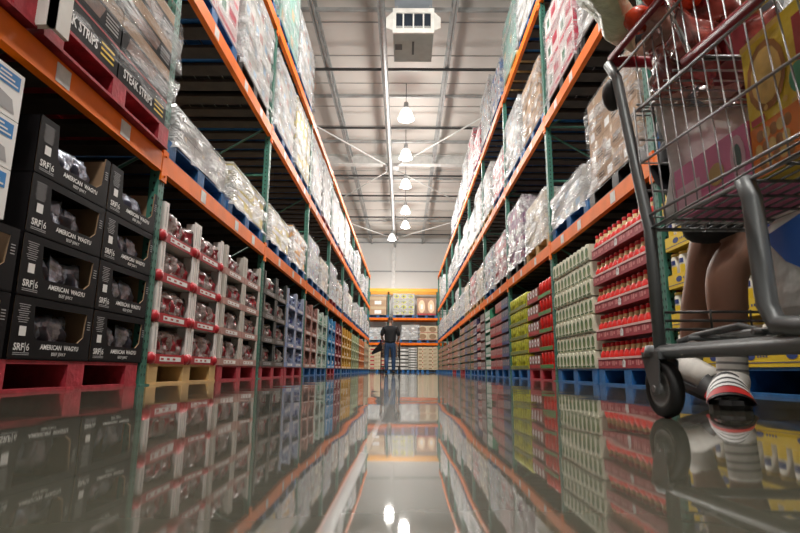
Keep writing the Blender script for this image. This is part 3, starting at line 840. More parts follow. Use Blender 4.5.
# ------------------------------------------------------------ right side floor stock
# red bottles
def bottle_proto():
    r = thing('bottle', 'x', 'bottle')
    MB().lathe([(.001,0),(.040,0),(.043,.01),(.043,.095),(.040,.115),(.027,.140)], seg=14).build('bottle_body', mat('red_sleeve', (.62,.03,.025), .25, var=.15, scale=20), r)
    MB().lathe([(.0275,.139),(.026,.148),(.024,.172)], seg=14).build('neck_band', mat('cream_gold', (.75,.52,.26), .3, var=.3, scale=30), r)
    MB().lathe([(.0245,.172),(.0255,.174),(.0255,.200),(.022,.204),(.001,.204)], seg=14).build('cap', mat('red_cap', (.6,.01,.015), .25), r)
    return Proto(r)
BT = bottle_proto()
def bottle_tray():
    r = thing('bottle_tray', 'x', 'tray'); w, h, d, t = .585, .088, .30, .005
    b = MB().box(-d,0,-w/2,w/2,0,t).box(-d,-d+t,-w/2,w/2,t,h).box(-d+t,-t,-w/2,-w/2+t,t,h).box(-d+t,-t,w/2-t,w/2,t,h).box(-t,0,-w/2,w/2,t,h)
    b.build('tray_body', mat('maroon_card', (.34,.035,.05), .5, var=.1), r)
    p = MB(); e = .0012
    for k in range(4):
        y = -w/2+.03+k*.14
        p.poly([(e,y,.022),(e,y+.015,.022),(e,y+.015,.06),(e,y,.06)], 0); p.poly([(e,y+.022,.022),(e,y+.055,.022),(e,y+.05,.06),(e,y+.026,.06)], 0)
        p.poly([(e,y+.066,.03),(e,y+.1,.03),(e,y+.1,.052),(e,y+.066,.052)], 0)
    p.poly([(e,w/2-.07,.008),(e,w/2-.02,.008),(e,w/2-.012,.05),(e,w/2-.045,.075),(e,w/2-.075,.045)], 1)
    p.build('print', [mat('pink_print', (.6,.22,.22), .5), M_WHITE], r)
    b = MB().box(.001,.004,-w/2,w/2,h-.016,h); b.build('top_strip', mat('pale_pink', (.7,.45,.42), .5), r)
    return Proto(r)
BTT = bottle_tray()
x, y, z, rz = put_pallet(1, 1, 0, 'blue')
for tier in range(5):
    zz = z+tier*.236
    for c in range(2):
        yc = y+(-.295 if c == 0 else .295); cn = ['near', 'far'][c]
        BTT.put((x, yc, zz), rz, label='dark red bottle tray, %s up, %s half of the red bottle pallet' % (ROW[tier], cn), group='dark red bottle trays')
        for i in range(6):
            for j in range(2 if tier < 4 else 3):
                BT.put((x+.05+j*.092, yc-.2425+.097*i, zz+.006), 0,
                       label='red bottle, %s tier, %s half, %s line back, %s from the near end' % (W[tier], cn, W[j], W[i]), group='red bottles in trays')
# white and green cases
def green_case():
    r = thing('printed_case', 'x', 'case'); w, h, d = .585, .158, .5
    b = MB(); b.box(-d, 0, -w/2, w/2, 0, h*.93)
    n = 5
    for k in range(n):    # rounded cell tops
        yc = -w/2+w*(k+.5)/n; vs = []
        for j in range(7):
            a = PI*j/6; vs.append((yc-math.cos(a)*w/n*.46, h*.8+math.sin(a)*h*.19))
        o = len(b.v)
        b.add([(-.0+.006, p[0], p[1]) for p in vs]+[(-d, p[0], p[1]) for p in vs], [tuple(range(6,-1,-1))]+[(i, i+1, 8+i, 7+i) for i in range(6)], 0)
        b.add([(.006, yc-w/n*.46, .01), (.006, yc+w/n*.46, .01), (.006, yc+w/n*.46, h*.8), (.006, yc-w/n*.46, h*.8)], [(0,1,2,3)], 0)
        b.box(0,.0059,yc-w/n*.46,yc+w/n*.46,.01,h*.8,0)
    b.build('case_body', mat('cream_case', (.66,.66,.52), .5, var=.08), r)
    p = MB(); e = .0075
    for k in range(n):
        yc = -w/2+w*(k+.5)/n; q = 12
        p.poly([(e, yc+.036*math.cos(2*PI*i/q), .078+.048*math.sin(2*PI*i/q)) for i in range(q)], 0)
        p.poly([(e*1.1, yc+.022*math.cos(2*PI*i/q), .07+.034*math.sin(2*PI*i/q)) for i in range(q)], 1)
        p.poly([(e*1.2, yc-.006, .045), (e*1.2, yc+.006, .045), (e*1.2, yc+.012, .105), (e*1.2, yc-.014, .098)], 0)
        p.poly([(e, yc-.045, .012), (e, yc+.045, .012), (e, yc+.045, .026), (e, yc-.045, .026)], 0)
    p.build('print', [mat('leaf_green_print', (.05,.13,.035), .5), mat('pale_green_print', (.30,.38,.16), .5)], r)
    return Proto(r)
GC = green_case()
x, y, z, rz = put_pallet(1, 1, 1, 'blue')
for tier in range(7):
    for c in range(2):
        GC.put((x+.01*(tier % 2), y+(-.295 if c == 0 else .295), z+tier*.160), rz, label='cream case printed with green leaves, %s up, %s half of its pallet' % (ROW[tier], ['near','far'][c]), group='cream and green cases')
# yellow tubs
def tub_proto():
    r = thing('tub', 'x', 'tub')
    MB().lathe([(.001,0),(.044,0),(.046,.01),(.046,.115),(.040,.125)], seg=14, m=0).build('tub_body', mat('tub_white', (.72,.69,.60), .35), r)
    b = MB(); 
    def patch(a0, a1, z0, z1, rr, m):
        n = 6; vs = []
        for i in range(n+1):
            a = a0+(a1-a0)*i/n; vs += [(rr*math.cos(a), rr*math.sin(a), z0), (rr*math.cos(a), rr*math.sin(a), z1)]
        b.add(vs, [(2*i, 2*i+2, 2*i+3, 2*i+1) for i in range(n)], m, True)
    patch(-.7, .7, .012, .060, .0468, 0); patch(-.55, .55, .070, .098, .0470, 1)
    b.build('label_print', [mat('sun_yellow', (.85,.60,.04), .4), mat('navy_oval', (.03,.06,.22), .4)], r)
    MB().lathe([(.0405,.124),(.045,.126),(.045,.140),(.001,.142)], seg=14).build('lid', mat('lid_yellow', (.8,.58,.1), .35), r)
    return Proto(r)
TB = tub_proto()
def yellow_tray():
    r = thing('tub_tray', 'x', 'tray'); w, h, d, t = .585, .085, .30, .005
    b = MB().box(-d,0,-w/2,w/2,0,t).box(-d,-d+t,-w/2,w/2,t,h).box(-d+t,-t,-w/2,-w/2+t,t,h).box(-d+t,-t,w/2-t,w/2,t,h).box(-t,0,-w/2,w/2,t,h)
    b.build('tray_body', mat('yellow_tray_card', (.80,.56,.03), .45, var=.06), r)
    p = MB(); e = .0012; q = 12
    for yc in (-.16, .12):
        p.poly([(e, yc-.035*math.cos(2*PI*i/q), .05+.018*math.sin(2*PI*i/q)) for i in range(q)][::-1], 0)
        for k in range(4): p.poly([(e, yc+.05+k*.02, .044), (e, yc+.062+k*.02, .044), (e, yc+.062+k*.02, .056), (e, yc+.05+k*.02, .056)], 0)
    p.poly([(e,-w/2,.018),(e,w/2,.018),(e,w/2,.022),(e,-w/2,.022)], 0)
    p.build('print', mat('navy_oval', (.03,.06,.22)), r)
    return Proto(r)
YT = yellow_tray()
x, y, z, rz = put_pallet(1, 0, 1, 'blue')
for tier in range(5):
    zz = z+tier*.240
    for c in range(2):
        yc = y+(-.295 if c == 0 else .295); cn = ['near', 'far'][c]
        YT.put((x, yc, zz), rz, label='yellow tray of white tubs, %s up, %s half of its pallet behind the cart' % (ROW[tier], cn), group='yellow tub trays')
        for i in range(6):
            TB.put((x+.055, yc-.2425+.097*i, zz+.006+.07), PI, label='white tub with yellow label, %s tier, %s half, %s from the near end' % (W[tier], cn, W[i]), group='white tubs with yellow labels')

# other cases on the right floor: tiers of film-packed cases
def case_proto(name, m_body, m_mark, m_band, h, round_=False):
    r = thing('packed_case', 'x', 'case'); w, d = .585, .5
    b = MB()
    if round_:
        n = 4
        b.box(-d, 0, -w/2, w/2, 0, h*.25)
        for k in range(n): b.lathe([(.001,h*.2),(.07,h*.2),(.07,h*.9),(.055,h*.98),(.001,h*.98)], (-.07, -w/2+w*(k+.5)/n, 0), 0, 12)
        b.box(-d, -.15, -w/2, w/2, 0, h*.95)
    else:
        b.box(-d, 0, -w/2, w/2, 0, h*.78).box(-d, -.07, -w/2+.01, w/2-.01, h*.78, h-.002)
    b.build('case_body', m_body, r)
    p = MB(); e = .0015 if not round_ else .004
    p.poly([(e, -w/2+.004, .008), (e, w/2-.004, .008), (e, w/2-.004, h*.24), (e, -w/2+.004, h*.24)], 1)
    n = 4
    if not round_:
        for k in range(n):
            yc = -w/2+w*(k+.5)/n; q = 8
            p.poly([(e, yc+.05*math.cos(2*PI*i/q), h*.54+h*.25*math.sin(2*PI*i/q)) for i in range(q)], 0)
            p.poly([(e*1.6, yc-.02, h*.45), (e*1.6, yc+.02, h*.45), (e*1.6, yc+.02, h*.60), (e*1.6, yc-.02, h*.60)], 1)
    p.build('print', [m_mark, m_band], r)
    return Proto(r)
redcan = mat('red_can', (.62,.02,.015), .3); grn = mat('can_green', (.06,.22,.06), .4)
MUTE = mat('muted_mark', (.30,.27,.27), .5, var=.4, scale=20)
CS = {
 'red cylinder': case_proto('a', redcan, M_WHITE, grn, .21, True),
 'rust and white': case_proto('b', mat('rust_pack', (.22,.05,.035), .45, var=.4, scale=15), M_WHITE, M_RED, .21),
 'yellow-green': case_proto('c', mat('lime_pack', (.50,.50,.05), .4, var=.5, scale=15), mat('lemon', (.75,.65,.08), .4), mat('olive', (.16,.2,.04), .4), .21, True),
 'blue-grey': case_proto('d', mat('slate_pack', (.08,.11,.18), .45, var=.4, scale=15), MUTE, mat('navy_oval', (.03,.06,.22)), .2),
 'pink and red': case_proto('e', mat('blush_pack', (.38,.15,.14), .45, var=.25, scale=15), mat('rose_mark', (.5,.28,.27), .5), M_RED, .2),
 'green and white': case_proto('f', mat('jade_pack', (.04,.30,.16), .45, var=.2, scale=15), M_WHITE, M_WHITE, .24),
 'dusty pink': case_proto('g', mat('dusty_pack', (.26,.13,.13), .5, var=.3, scale=15), MUTE, M_GREYP, .2),
 'violet': case_proto('h', mat('violet_pack', (.07,.06,.17), .5, var=.4, scale=15), MUTE, M_GREYP, .2),
 'brown': case_proto('i', mat('umber_pack', (.16,.10,.06), .5, var=.4, scale=15), MUTE, M_KRAFT, .2),
 'cream': case_proto('j', mat('cream_pack', (.40,.32,.20), .5, var=.3, scale=15), M_RED, M_KRAFT, .2),
}
CH = {'green and white': .24, 'red cylinder': .21, 'rust and white': .21, 'yellow-green': .21}
def case_stack(bay, slot, kinds, pcol, tiers, side=1):
    x, y, z, rz = put_pallet(side, bay, slot, pcol)
    for c in range(2):
        k = kinds[c % len(kinds)]; h = CH.get(k, .2)
        n = min(tiers, int(1.22/h))
        for t in range(n):
            CS[k].put((x, y+(-.295 if c == 0 else .295), z+t*h), rz, label='%s case, %s up, %s column, %s, %s bay, %s' % (k, ROW[t], ['near','far'][c], NF[slot], W[bay], SIDE[side]), group='%s cases' % k)
case_stack(2, 0, ['red cylinder', 'rust and white'], 'red', 5)
case_stack(2, 1, ['yellow-green'], 'blue', 5)
case_stack(3, 0, ['blue-grey', 'pink and red'], 'blue', 6)
case_stack(3, 1, ['pink and red', 'green and white'], 'blue', 5)
case_stack(4, 0, ['dusty pink', 'rust and white'], 'blue', 6)
case_stack(4, 1, ['violet', 'cream'], 'blue', 6)
case_stack(5, 0, ['brown', 'blue-grey'], 'blue', 6)
case_stack(5, 1, ['cream', 'brown'], 'red', 6)
case_stack(6, 0, ['dusty pink', 'cream'], 'blue', 5)
case_stack(6, 1, ['cream', 'brown'], 'red', 5)
case_stack(7, 0, ['cream'], 'blue', 5)
case_stack(7, 1, ['rust and white', 'cream'], 'blue', 5)
case_stack(8, 0, ['cream'], 'blue', 5)
case_stack(8, 1, ['cream', 'brown'], 'blue', 5)
case_stack(9, 0, ['cream'], 'blue', 5)
case_stack(9, 1, ['cream'], 'blue', 5)

# ------------------------------------------------------------ rack across the end of the aisle
def back_rack():
    r = thing('pallet_rack', 'green and orange rack standing across the end of the aisle', 'pallet rack', (0, 27, 0))
    X = [-4.4, -1.86, -.86, 1.72, 4.3]
    for x in (-4.4, -1.86, 1.72, 4.3):
        u = MB().box(x-.05, x+.05, -.0, .06, 0, 4.2).build('upright_frame', M_GR, r)
        MB().box(x-.05, x+.05, 1.0, 1.06, 0, 4.2).build('rear_post', M_GR, u)
    MB().box(-.91, -.81, 1.0, 1.06, 0, 4.2).build('rear_post', M_GR, r)
    for z, m, h in ((1.40, M_OR, .12), (2.65, M_OR, .12), (4.12, M_YO, .17)):
        for a, b_ in ((-4.35, -1.91), (-1.81, 1.67), (1.77, 4.25)):
            MB().box(a, b_, -.02, .04, z-h/2, z+h/2).build('front_beam', m, r)
            MB().box(a, b_, 1.0, 1.05, z-h/2, z+h/2).build('rear_beam', m, r)
    return r
back_rack()
BP = pallet_proto('bb', PM['blue'], False, w=1.1)
def back_load(x, z, w, h, mats, decor, nx, nz, title, wrapf=None):
    p = BP.put((x, 26.97, z), -PI/2, label='blue pallet under %s' % title, group='pallets in the end rack')
    r = thing('wrapped_load', '%s, rack across the aisle end' % title, 'pallet load', (x, 26.95, z+.132), -PI/2, 'loads in the end rack')
    mb = carton_mb(w/nx, .9, h/nz, decor); o = None
    for i in range(nz):
        for j in range(nx):
            loc = (0, -w/2+j*w/nx, i*h/nz)
            if o is None: o = mb.build('carton', mats, r, loc=loc)
            else: q = o.copy(); COL.objects.link(q); q.parent = r; q.location = loc
    if wrapf: wrap_mb(w, .9, h, int(abs(x*10))+nz, 0).build('stretch_film', wrapf, r)
BEI = [mat('beige_card', (.60,.50,.34)), M_TAPE, M_RED, M_GREYP]
BE2 = [mat('beige_card', (.60,.50,.34)), M_RED, M_KRAFT, M_KRAFT]
GY2 = [mat('pale_grey_card', (.5,.5,.47), .6), M_BLKW, M_WHITE, M_GREYP]
MUL = [WHTC[0], mat('pink_case', (.5,.2,.3)), mat('lime_pack', (.4,.42,.06)), mat('violet_pack', (.1,.1,.3))]
ZG, Z1, Z2 = 0, 1.46, 2.71
back_load(-1.35, ZG, 1.0, 1.1, BEI, 'band', 2, 6, 'beige cases on the floor at the green corner')
back_load(-.30, ZG, 1.0, 1.1, GY2, 'band', 2, 6, 'pale cases on the floor behind the walking person')
back_load(.42, ZG, .42, 1.12, GY2, 'band', 1, 9, 'narrow stack of grey slatted cases on the floor')
back_load(1.16, ZG, 1.0, 1.12, BE2, 'tape', 2, 6, 'beige cases with red marks on the floor')
back_load(-1.30, Z1, 1.0, .6, WHTC, 'tape', 2, 2, 'white wrapped cartons on the lower beam', FILM)
back_load(.30, Z1, .9, .75, GRYC, 'tape', 2, 3, 'pale wrapped cartons on the lower beam', FILM)
back_load(1.16, Z1, 1.0, .72, BE2, 'panel', 2, 2, 'beige cartons with red discs on the lower beam')
back_load(-1.36, Z2, .85, .95, BRNC, 'band', 1, 2, 'two brown cartons on the upper beam')
back_load(-.05, Z2, 1.1, 1.08, MUL, 'panel', 3, 4, 'white load with bright prints on the upper beam', FILM2)
back_load(1.10, Z2, .95, .88, [mat('tan_pack', (.45,.26,.17), .6), M_RED, mat('light_tan', (.8,.6,.4), .5), M_WHITE], 'panel', 2, 1, 'brown case with two round emblems on the upper beam')

# ------------------------------------------------------------ people
def skin_mesh(name, pts, edges, mat_, parent=None, root=0, sub=2):
    """pts: [(co, r or (rx,ry))] grown into one continuous surface"""
    me = bpy.data.meshes.new(name); me.from_pydata([p[0] for p in pts], edges, [])
    o = bpy.data.objects.new(name, me); COL.objects.link(o)
    sk = o.modifiers.new('skin', 'SKIN'); sk.use_smooth_shade = True
    if not me.skin_vertices: me.skin_vertices.new()
    for i, p in enumerate(pts):
        rr = p[1] if isinstance(p[1], tuple) else (p[1], p[1])
        me.skin_vertices[0].data[i].radius = rr; me.skin_vertices[0].data[i].use_root = (i == root)
    sb = o.modifiers.new('sub', 'SUBSURF'); sb.levels = sub; sb.render_levels = sub
    bpy.context.view_layer.update()
    m2 = bpy.data.meshes.new_from_object(o.evaluated_get(bpy.context.evaluated_depsgraph_get()))
    m2.name = name; o.modifiers.clear(); o.data = m2
    m2.materials.clear(); m2.materials.append(mat_)
    for p in m2.polygons: p.use_smooth = True
    if parent: o.parent = parent
    return o
def chain(P, E, pts, start=None):
    prev = start
    for p in pts:
        P.append(p); i = len(P)-1
        if prev is not None: E.append((prev, i))
        prev = i
    return prev
def hand(P, E, wrist_i, w, fdir, pdir, curl=.5, sc=1.0):
    """palm and five fingers: fdir where the fingers point, pdir across the palm towards the thumb"""
    w = Vector(w); f = Vector(fdir).normalized(); p = Vector(pdir).normalized(); n = f.cross(p).normalized()
    palm = w+f*.045*sc; P.append((tuple(palm), (.017*sc, .014*sc))); pi = len(P)-1; E.append((wrist_i, pi))
    lens = (.070, .078, .072, .056)
    for k in range(4):
        off = p*(.027-.018*k)*sc; a = palm+f*.040*sc+off; l = lens[k]*sc
        b_ = a+(f*math.cos(curl)+n*math.sin(curl))*l*.5; c = b_+(f*math.cos(curl*2.1)+n*math.sin(curl*2.1))*l*.5
        chain(P, E, [(tuple(a), .0095*sc), (tuple(b_), .0085*sc), (tuple(c), .007*sc)], pi)
    a = w+f*.03*sc+p*.03*sc; b_ = a+(f*.6+p*.6+n*.5).normalized()*.034*sc; c = b_+(f*.9+n*.5).normalized()*.028*sc
    chain(P, E, [(tuple(a), .012*sc), (tuple(b_), .0105*sc), (tuple(c), .008*sc)], pi)

def head_mesh(parent, c, facing, m_skin, m_hair, sc=1.0, cap=False):
    """egg-shaped head with nose, eyes, ears and mouth; facing: angle about z (0 looks along -y)"""
    mt = Matrix.Translation(c) @ Matrix.Rotation(facing, 4, 'Z') @ Matrix.Scale(sc, 4)
    b = MB(); seg = 16; nr = 12
    vs = []
    for i in range(nr):
        a = -PI/2+PI*i/(nr-1); z = math.sin(a)*.118
        for k in range(seg):
            t = 2*PI*k/seg; x = math.cos(a)*.076*math.cos(t); y = math.cos(a)*.094*math.sin(t)
            if z < 0: x *= 1+.6*z/.118*.45; y *= 1+.25*z/.118
            if y < 0 and z < -.02: y -= .008
            vs.append(tuple(mt @ Vector((x, y, z))))
    b.add(vs, [(i*seg+k, i*seg+(k+1) % seg, (i+1)*seg+(k+1) % seg, (i+1)*seg+k) for i in range(nr-1) for k in range(seg)], 0, True)
    def bl(p, r, ry, rz, m):
        t = MB().ball((0,0,0), r, m, 10, ry, rz); b.merge(t, mt @ Matrix.Translation(p))
    bl((0,-.098,-.02), .013, .02, .024, 0)
    for s in (-1, 1):
        bl((s*.077,.0,-.01), .009, .018, .03, 0); bl((s*.03,-.085,.01), .013, .01, .008, 1); bl((s*.03,-.094,.01), .005, .004, .006, 2)
    bl((0,-.088,-.062), .024, .01, .006, 3)
    return b, mt
def hair_mb(mt, m=0, full=True):
    b = MB(); seg = 16; vs = []; nr = 9
    for i in range(nr):
        a = -.15+(PI/2+.15)*i/(nr-1)
        for k in range(seg):
            t = 2*PI*k/seg; front = max(0, -math.sin(t)); aa = max(a, .45*front)
            vs.append(tuple(mt @ Vector((math.cos(aa)*.083*math.cos(t), .004+math.cos(aa)*.101*math.sin(t), .004+math.sin(aa)*.122))))
    b.add(vs, [(i*seg+k, i*seg+(k+1) % seg, (i+1)*seg+(k+1) % seg, (i+1)*seg+k) for i in range(nr-1) for k in range(seg)], m, True)
    return b
SKIN1 = mat('skin_tan', (.30,.155,.105), .5, var=.06); SKIN2 = mat('skin_light', (.5,.32,.24), .5, var=.05)
EYEW = mat('eye_white', (.8,.8,.78), .2, var=0); EYED = mat('eye_dark', (.03,.02,.015), .2, var=0); LIP = mat('lip', (.4,.17,.14), .5, var=0)
HAIRD = mat('dark_hair', (.02,.014,.01), .6, var=.3, scale=60)
BLKS = mat('black_shirt', (.010,.011,.014), .8, var=.2); JEAN = mat('blue_denim', (.025,.065,.15), .8, var=.25, scale=25); SHOE = mat('dark_shoe', (.012,.012,.012), .5)

def far_person():
    r = thing('person', 'person in black T-shirt and blue jeans walking away pushing a cart', 'person', (-.45, 16.9, 0))
    # body
    P = []; E = []
    P.append(((0,0,.93), (.15,.10)))
    sp = chain(P, E, [((0,.0,1.08),(.14,.095)), ((0,.01,1.25),(.16,.105)), ((0,.01,1.40),(.13,.08))], 0)
    nk = chain(P, E, [((0,.015,1.47),.055), ((0,.025,1.54),.052), ((0,.03,1.60),.05)], sp)
    for s in (-1, 1):
        l = chain(P, E, [((s*.10,0,.86),.095), ((s*.105,.02,.66),.078), ((s*.11,.03+.02*s,.50),.060), ((s*.11,-.01+.05*s,.34),.056), ((s*.11,-.03+.07*s,.10),.036), ((s*.11,.0+.07*s,.05),.034), ((s*.115,.13+.07*s,.035),.03)], 0)
        a = chain(P, E, [((s*.19,.01,1.40),.055), ((s*.245,.0,1.27),.046), ((s*.27,.03,1.12),.040), ((s*.24,.18,1.05),.034), ((s*.21,.30,1.02),.024)], sp)
        hand(P, E, a, (s*.21,.30,1.02), (0,.8,-.3), (-s,.1,.1), .7)
    skin_mesh('body', P, E, SKIN2, r)
    b, mt = head_mesh(r, (0,.04,1.65), PI, SKIN2, HAIRD); b.build('head', [SKIN2, EYEW, EYED, LIP], r)
    hair_mb(mt).build('hair', HAIRD, r)
    P = []; E = []
    P.append(((0,0,.84), (.185,.14))); sp = chain(P, E, [((0,0,1.05),(.19,.135)), ((0,.01,1.26),(.205,.14)), ((0,.01,1.40),(.185,.12)), ((0,.015,1.47),.085)], 0)
    for s in (-1, 1): chain(P, E, [((s*.19,.01,1.40),.085), ((s*.25,.0,1.27),.075), ((s*.268,.02,1.14),.07)], 3)
    skin_mesh('shirt', P, E, BLKS, r)
    P = []; E = []
    P += [((0,0,1.03), (.16,.12)), ((0,0,.95), (.165,.125))]; E.append((0, 1))
    for s in (-1, 1):
        chain(P, E, [((s*.09,0,.84),.110), ((s*.105,.02,.66),.092), ((s*.11,.03+.02*s,.50),.078), ((s*.11,-.01+.05*s,.34),.072), ((s*.11,-.03+.07*s,.14),.062), ((s*.11,-.03+.07*s,.07),.060)], 1)
    skin_mesh('jeans', P, E, JEAN, r, root=1)
    for s in (-1, 1):
        P = [((s*.11,-.04+.07*s,.05),(.045,.045)), ((s*.112,.06+.07*s,.045),(.045,.04)), ((s*.115,.16+.07*s,.038),(.04,.03))]
        skin_mesh('shoe', P, [(0,1),(1,2)], SHOE, r)
    MB().tube([(-.17,-.095,.985),(0,-.13,.985),(.17,-.095,.985)], .016, seg=6).build('belt', SHOE, r)
    # their cart
    c = thing('shopping_cart', 'dark shopping cart pushed by the far person in jeans', 'shopping cart', (-.45, 16.9, 0))
    mm = mat('cart_dark', (.05,.05,.055), .4, metal=.4)
    b = MB().tube([(-.30,.42,1.02),(.30,.42,1.02)], .018); b.build('handle', mat('cart_red', (.35,.02,.03), .35), c)
    b = MB()
    for s in (-1, 1):
        b.tube([(s*.30,.42,1.02),(s*.30,.5,.9),(s*.30,.5,.22),(s*.28,1.35,.22)], .016)
    b.tube([(-.30,.5,.22),(.30,.5,.22)], .014); b.build('frame', mm, c)
    b = MB()
    for zz in (.50,.62,.74,.86,.96):
        b.tube([(-.29,.5,zz),(.29,.5,zz),(.24,1.35,zz),(-.24,1.35,zz)], .006, closed=True, seg=5)
    for k in range(9):
        t = -.29+k*.0725; b.tube([(t,.5,.96),(t,.5,.50),(t*.83,1.35,.50),(t*.83,1.35,.96)], .004, seg=4)
    for s in (-1, 1):
        for k in range(9): b.tube([(s*(.29-.05*k/9),.5+.095*k,.50),(s*(.29-.05*k/9),.5+.095*k,.96)], .004, seg=4)
    b.build('basket', mm, c)
    for (x, y) in ((-.3,.5),(.3,.5),(-.26,1.3),(.26,1.3)):
        w_ = MB().tube([(x-.015,y,.06),(x+.015,y,.06)], .06, seg=16, smooth=False).build('wheel', M_BK, c)
        MB().box(x-.022,x+.022,y-.02,y+.02,.09,.22).build('caster_fork', mm, c)
    o = MB().add([(-.32,.62,.72),(-.60,.60,.60),(-.62,.62,.66),(-.33,.64,1.0),(-.32,.95,.72),(-.60,.93,.60),(-.62,.93,.66),(-.33,.95,1.0)],
                 [(0,1,2,3),(7,6,5,4),(0,4,5,1),(1,5,6,2),(2,6,7,3),(3,7,4,0)]).build('bag', M_BLKW, None, loc=(-.45,16.9,0))
    tag(o, 'dark flat bag hanging on the near side of the far cart', 'bag')
    o = MB().box(-.22,.22,.6,1.2,.515,.95).build('carton', M_CARD, None, loc=(-.45,16.9,0)); tag(o, 'brown carton in the far shopping cart', 'box')
far_person()

# near shopper behind the cart
def near_person():
    r = thing('person', 'person in black shorts, striped white socks and slides pushing the near cart', 'person', (.98, 1.72, 0))
    P = []; E = []
    P.append(((.15,.14,.95), (.16,.11)))
    sp = chain(P, E, [((.15,.14,1.10),(.15,.105)), ((.15,.12,1.27),(.17,.11)), ((.15,.11,1.43),(.14,.09))], 0)
    chain(P, E, [((.15,.10,1.50),.058), ((.15,.09,1.57),.054), ((.15,.08,1.63),.05)], sp)
    # front leg (planted) and stepping leg
    chain(P, E, [((.07,.10,.86),.10), ((.06,.03,.68),.088), ((.15,.0,.53),.070), ((.066,.005,.42),.066), ((.066,.01,.32),.066), ((.062,.005,.19),.040), ((.058,.01,.10),.036), ((.035,-.02,.06),.036), ((.0,-.08,.042),.024)], 0)
    chain(P, E, [((.23,.14,.86),.10), ((.18,.16,.68),.088), ((.10,.15,.53),.068), ((.085,.175,.40),.064), ((.07,.20,.31),.062), ((.045,.215,.19),.038), ((.025,.215,.125),.036), ((.03,.17,.10),.036), ((.038,.11,.075),.030)], 0)
    for s in (-1, 1):
        a = chain(P, E, [((.15+s*.20,.11,1.42),.056), ((.15+s*.25,.06,1.26),.048), ((.16+s*.19,-.02,1.12),.040), ((.17+s*.15,-.13,1.05),.032), ((.18+s*.10,-.20,1.04),.024)], sp)
        hand(P, E, a, (.18+s*.10,-.20,1.04), (0,-1,-.15), (-s,0,.1), 1.0)
    skin_mesh('body', P, E, SKIN1, r)
    b, mt = head_mesh(r, (.15,.07,1.69), 0, SKIN1, HAIRD); b.build('head', [SKIN1, EYEW, EYED, LIP], r); hair_mb(mt).build('hair', HAIRD, r)
    P = []; E = []
    P.append(((.15,.14,.82), (.195,.15))); chain(P, E, [((.15,.14,1.06),(.195,.145)), ((.15,.12,1.27),(.205,.145)), ((.15,.11,1.42),(.185,.12)), ((.15,.105,1.49),.085)], 0)
    for s in (-1, 1): chain(P, E, [((.15+s*.20,.11,1.42),.088), ((.15+s*.24,.06,1.26),.072)], 3)
    skin_mesh('shirt', P, E, mat('charcoal_shirt', (.03,.03,.035), .85), r)
    P = []; E = []
    P += [((.15,.14,1.0), (.17,.13)), ((.15,.14,.93), (.175,.135))]; E.append((0, 1))
    chain(P, E, [((.075,.10,.82),.120), ((.065,.04,.68),.112), ((.06,.02,.58),.105), ((.06,.02,.535),.10)], 1)
    chain(P, E, [((.225,.14,.82),.120), ((.19,.15,.68),.112), ((.165,.15,.58),.105), ((.155,.15,.535),.10)], 1)
    skin_mesh('shorts', P, E, BLKS, r, root=1)
    # socks: ribbed white, striped
    sw = mat('sock_white', (.68,.66,.62), .8, var=.08, scale=40); sg = mat('sock_grey_stripe', (.22,.21,.21), .8)
    b = MB(); pts = []; rs = []
    for k in range(16):
        z = .205-.0075*k; pts.append((.063-.0004*k, .006, z)); rs.append(.0455 if k % 2 else .044)
    pts += [(.052,-.0,.078),(.035,-.02,.062),(.01,-.06,.054),(-.018,-.105,.040),(-.034,-.138,.034)]; rs += [.048,.048,.042,.028,.012]
    b.tube(pts, rs, 0, 16)
    for k in range(16*16):
        if (k//16) in (3, 6, 9, 12): b.m[k] = 1
    b.build('sock', [sw, sg], r)
    b = MB(); b.tube([(.052,.215,.215),(.045,.218,.19),(.035,.22,.16),(.026,.225,.13),(.024,.20,.112),(.030,.15,.098),(.036,.10,.082),(.04,.07,.075)], [.044,.045,.047,.052,.052,.048,.044,.028], 0, 16)
    b.tube([(-.022,.24,.120),(-.016,.19,.098),(-.01,.14,.082),(-.004,.11,.075)], .004, 1, 6)
    b.build('sock', [sw, M_RED], r)
    # slides
    sole = mat('slide_sole', (.015,.015,.017), .5)
    def slide(org, rot, pitch):
        mt = Matrix.Translation(org) @ Matrix.Rotation(rot, 4, 'Z') @ Matrix.Rotation(pitch, 4, 'X')
        b = MB(); n = 18; out = []
        for k in range(n):
            t = 2*PI*k/n; y = -math.cos(t)*.142; wv = .055+.009*math.cos(t); x = math.sin(t)*wv*(1 if abs(math.sin(t)) < .7 else 1)
            x = math.copysign(abs(math.sin(t))**.7*wv, math.sin(t)); out.append((x, y))
        vs = [mt @ Vector((x, y, .0)) for x, y in out]+[mt @ Vector((x*1.02, y*1.02, .014)) for x, y in out]+[mt @ Vector((x*.96, y*.98, .028)) for x, y in out]
        b.add(vs, [(k, (k+1) % n, n+(k+1) % n, n+k) for k in range(n)]+[(n+k, n+(k+1) % n, 2*n+(k+1) % n, 2*n+k) for k in range(n)]+[tuple(range(2*n, 3*n)), tuple(range(n-1, -1, -1))], 0)
        o = b.build('slide_sole', sole, r)
        # strap: arch over the foot with stripes
        def arch(y0, y1, h0, h1, m, bb, g=0):
            q = 14; A = []
            for k in range(q+1):
                a = PI*k/q; A.append((math.cos(a)*(.060+g), math.sin(a)))
            vs = [mt @ Vector((x, y0, .015+s*(h0+g))) for x, s in A]+[mt @ Vector((x, y1, .015+s*(h1+g))) for x, s in A]
            bb.add(vs, [(k+1, k, q+1+k, q+2+k) for k in range(q)], m, True)
            vs = [mt @ Vector((x*.93, y0, .012+s*(h0-.004+g))) for x, s in A]+[mt @ Vector((x*.93, y1, .012+s*(h1-.004+g))) for x, s in A]
            bb.add(vs, [(k, k+1, q+2+k, q+1+k) for k in range(q)], m, True)
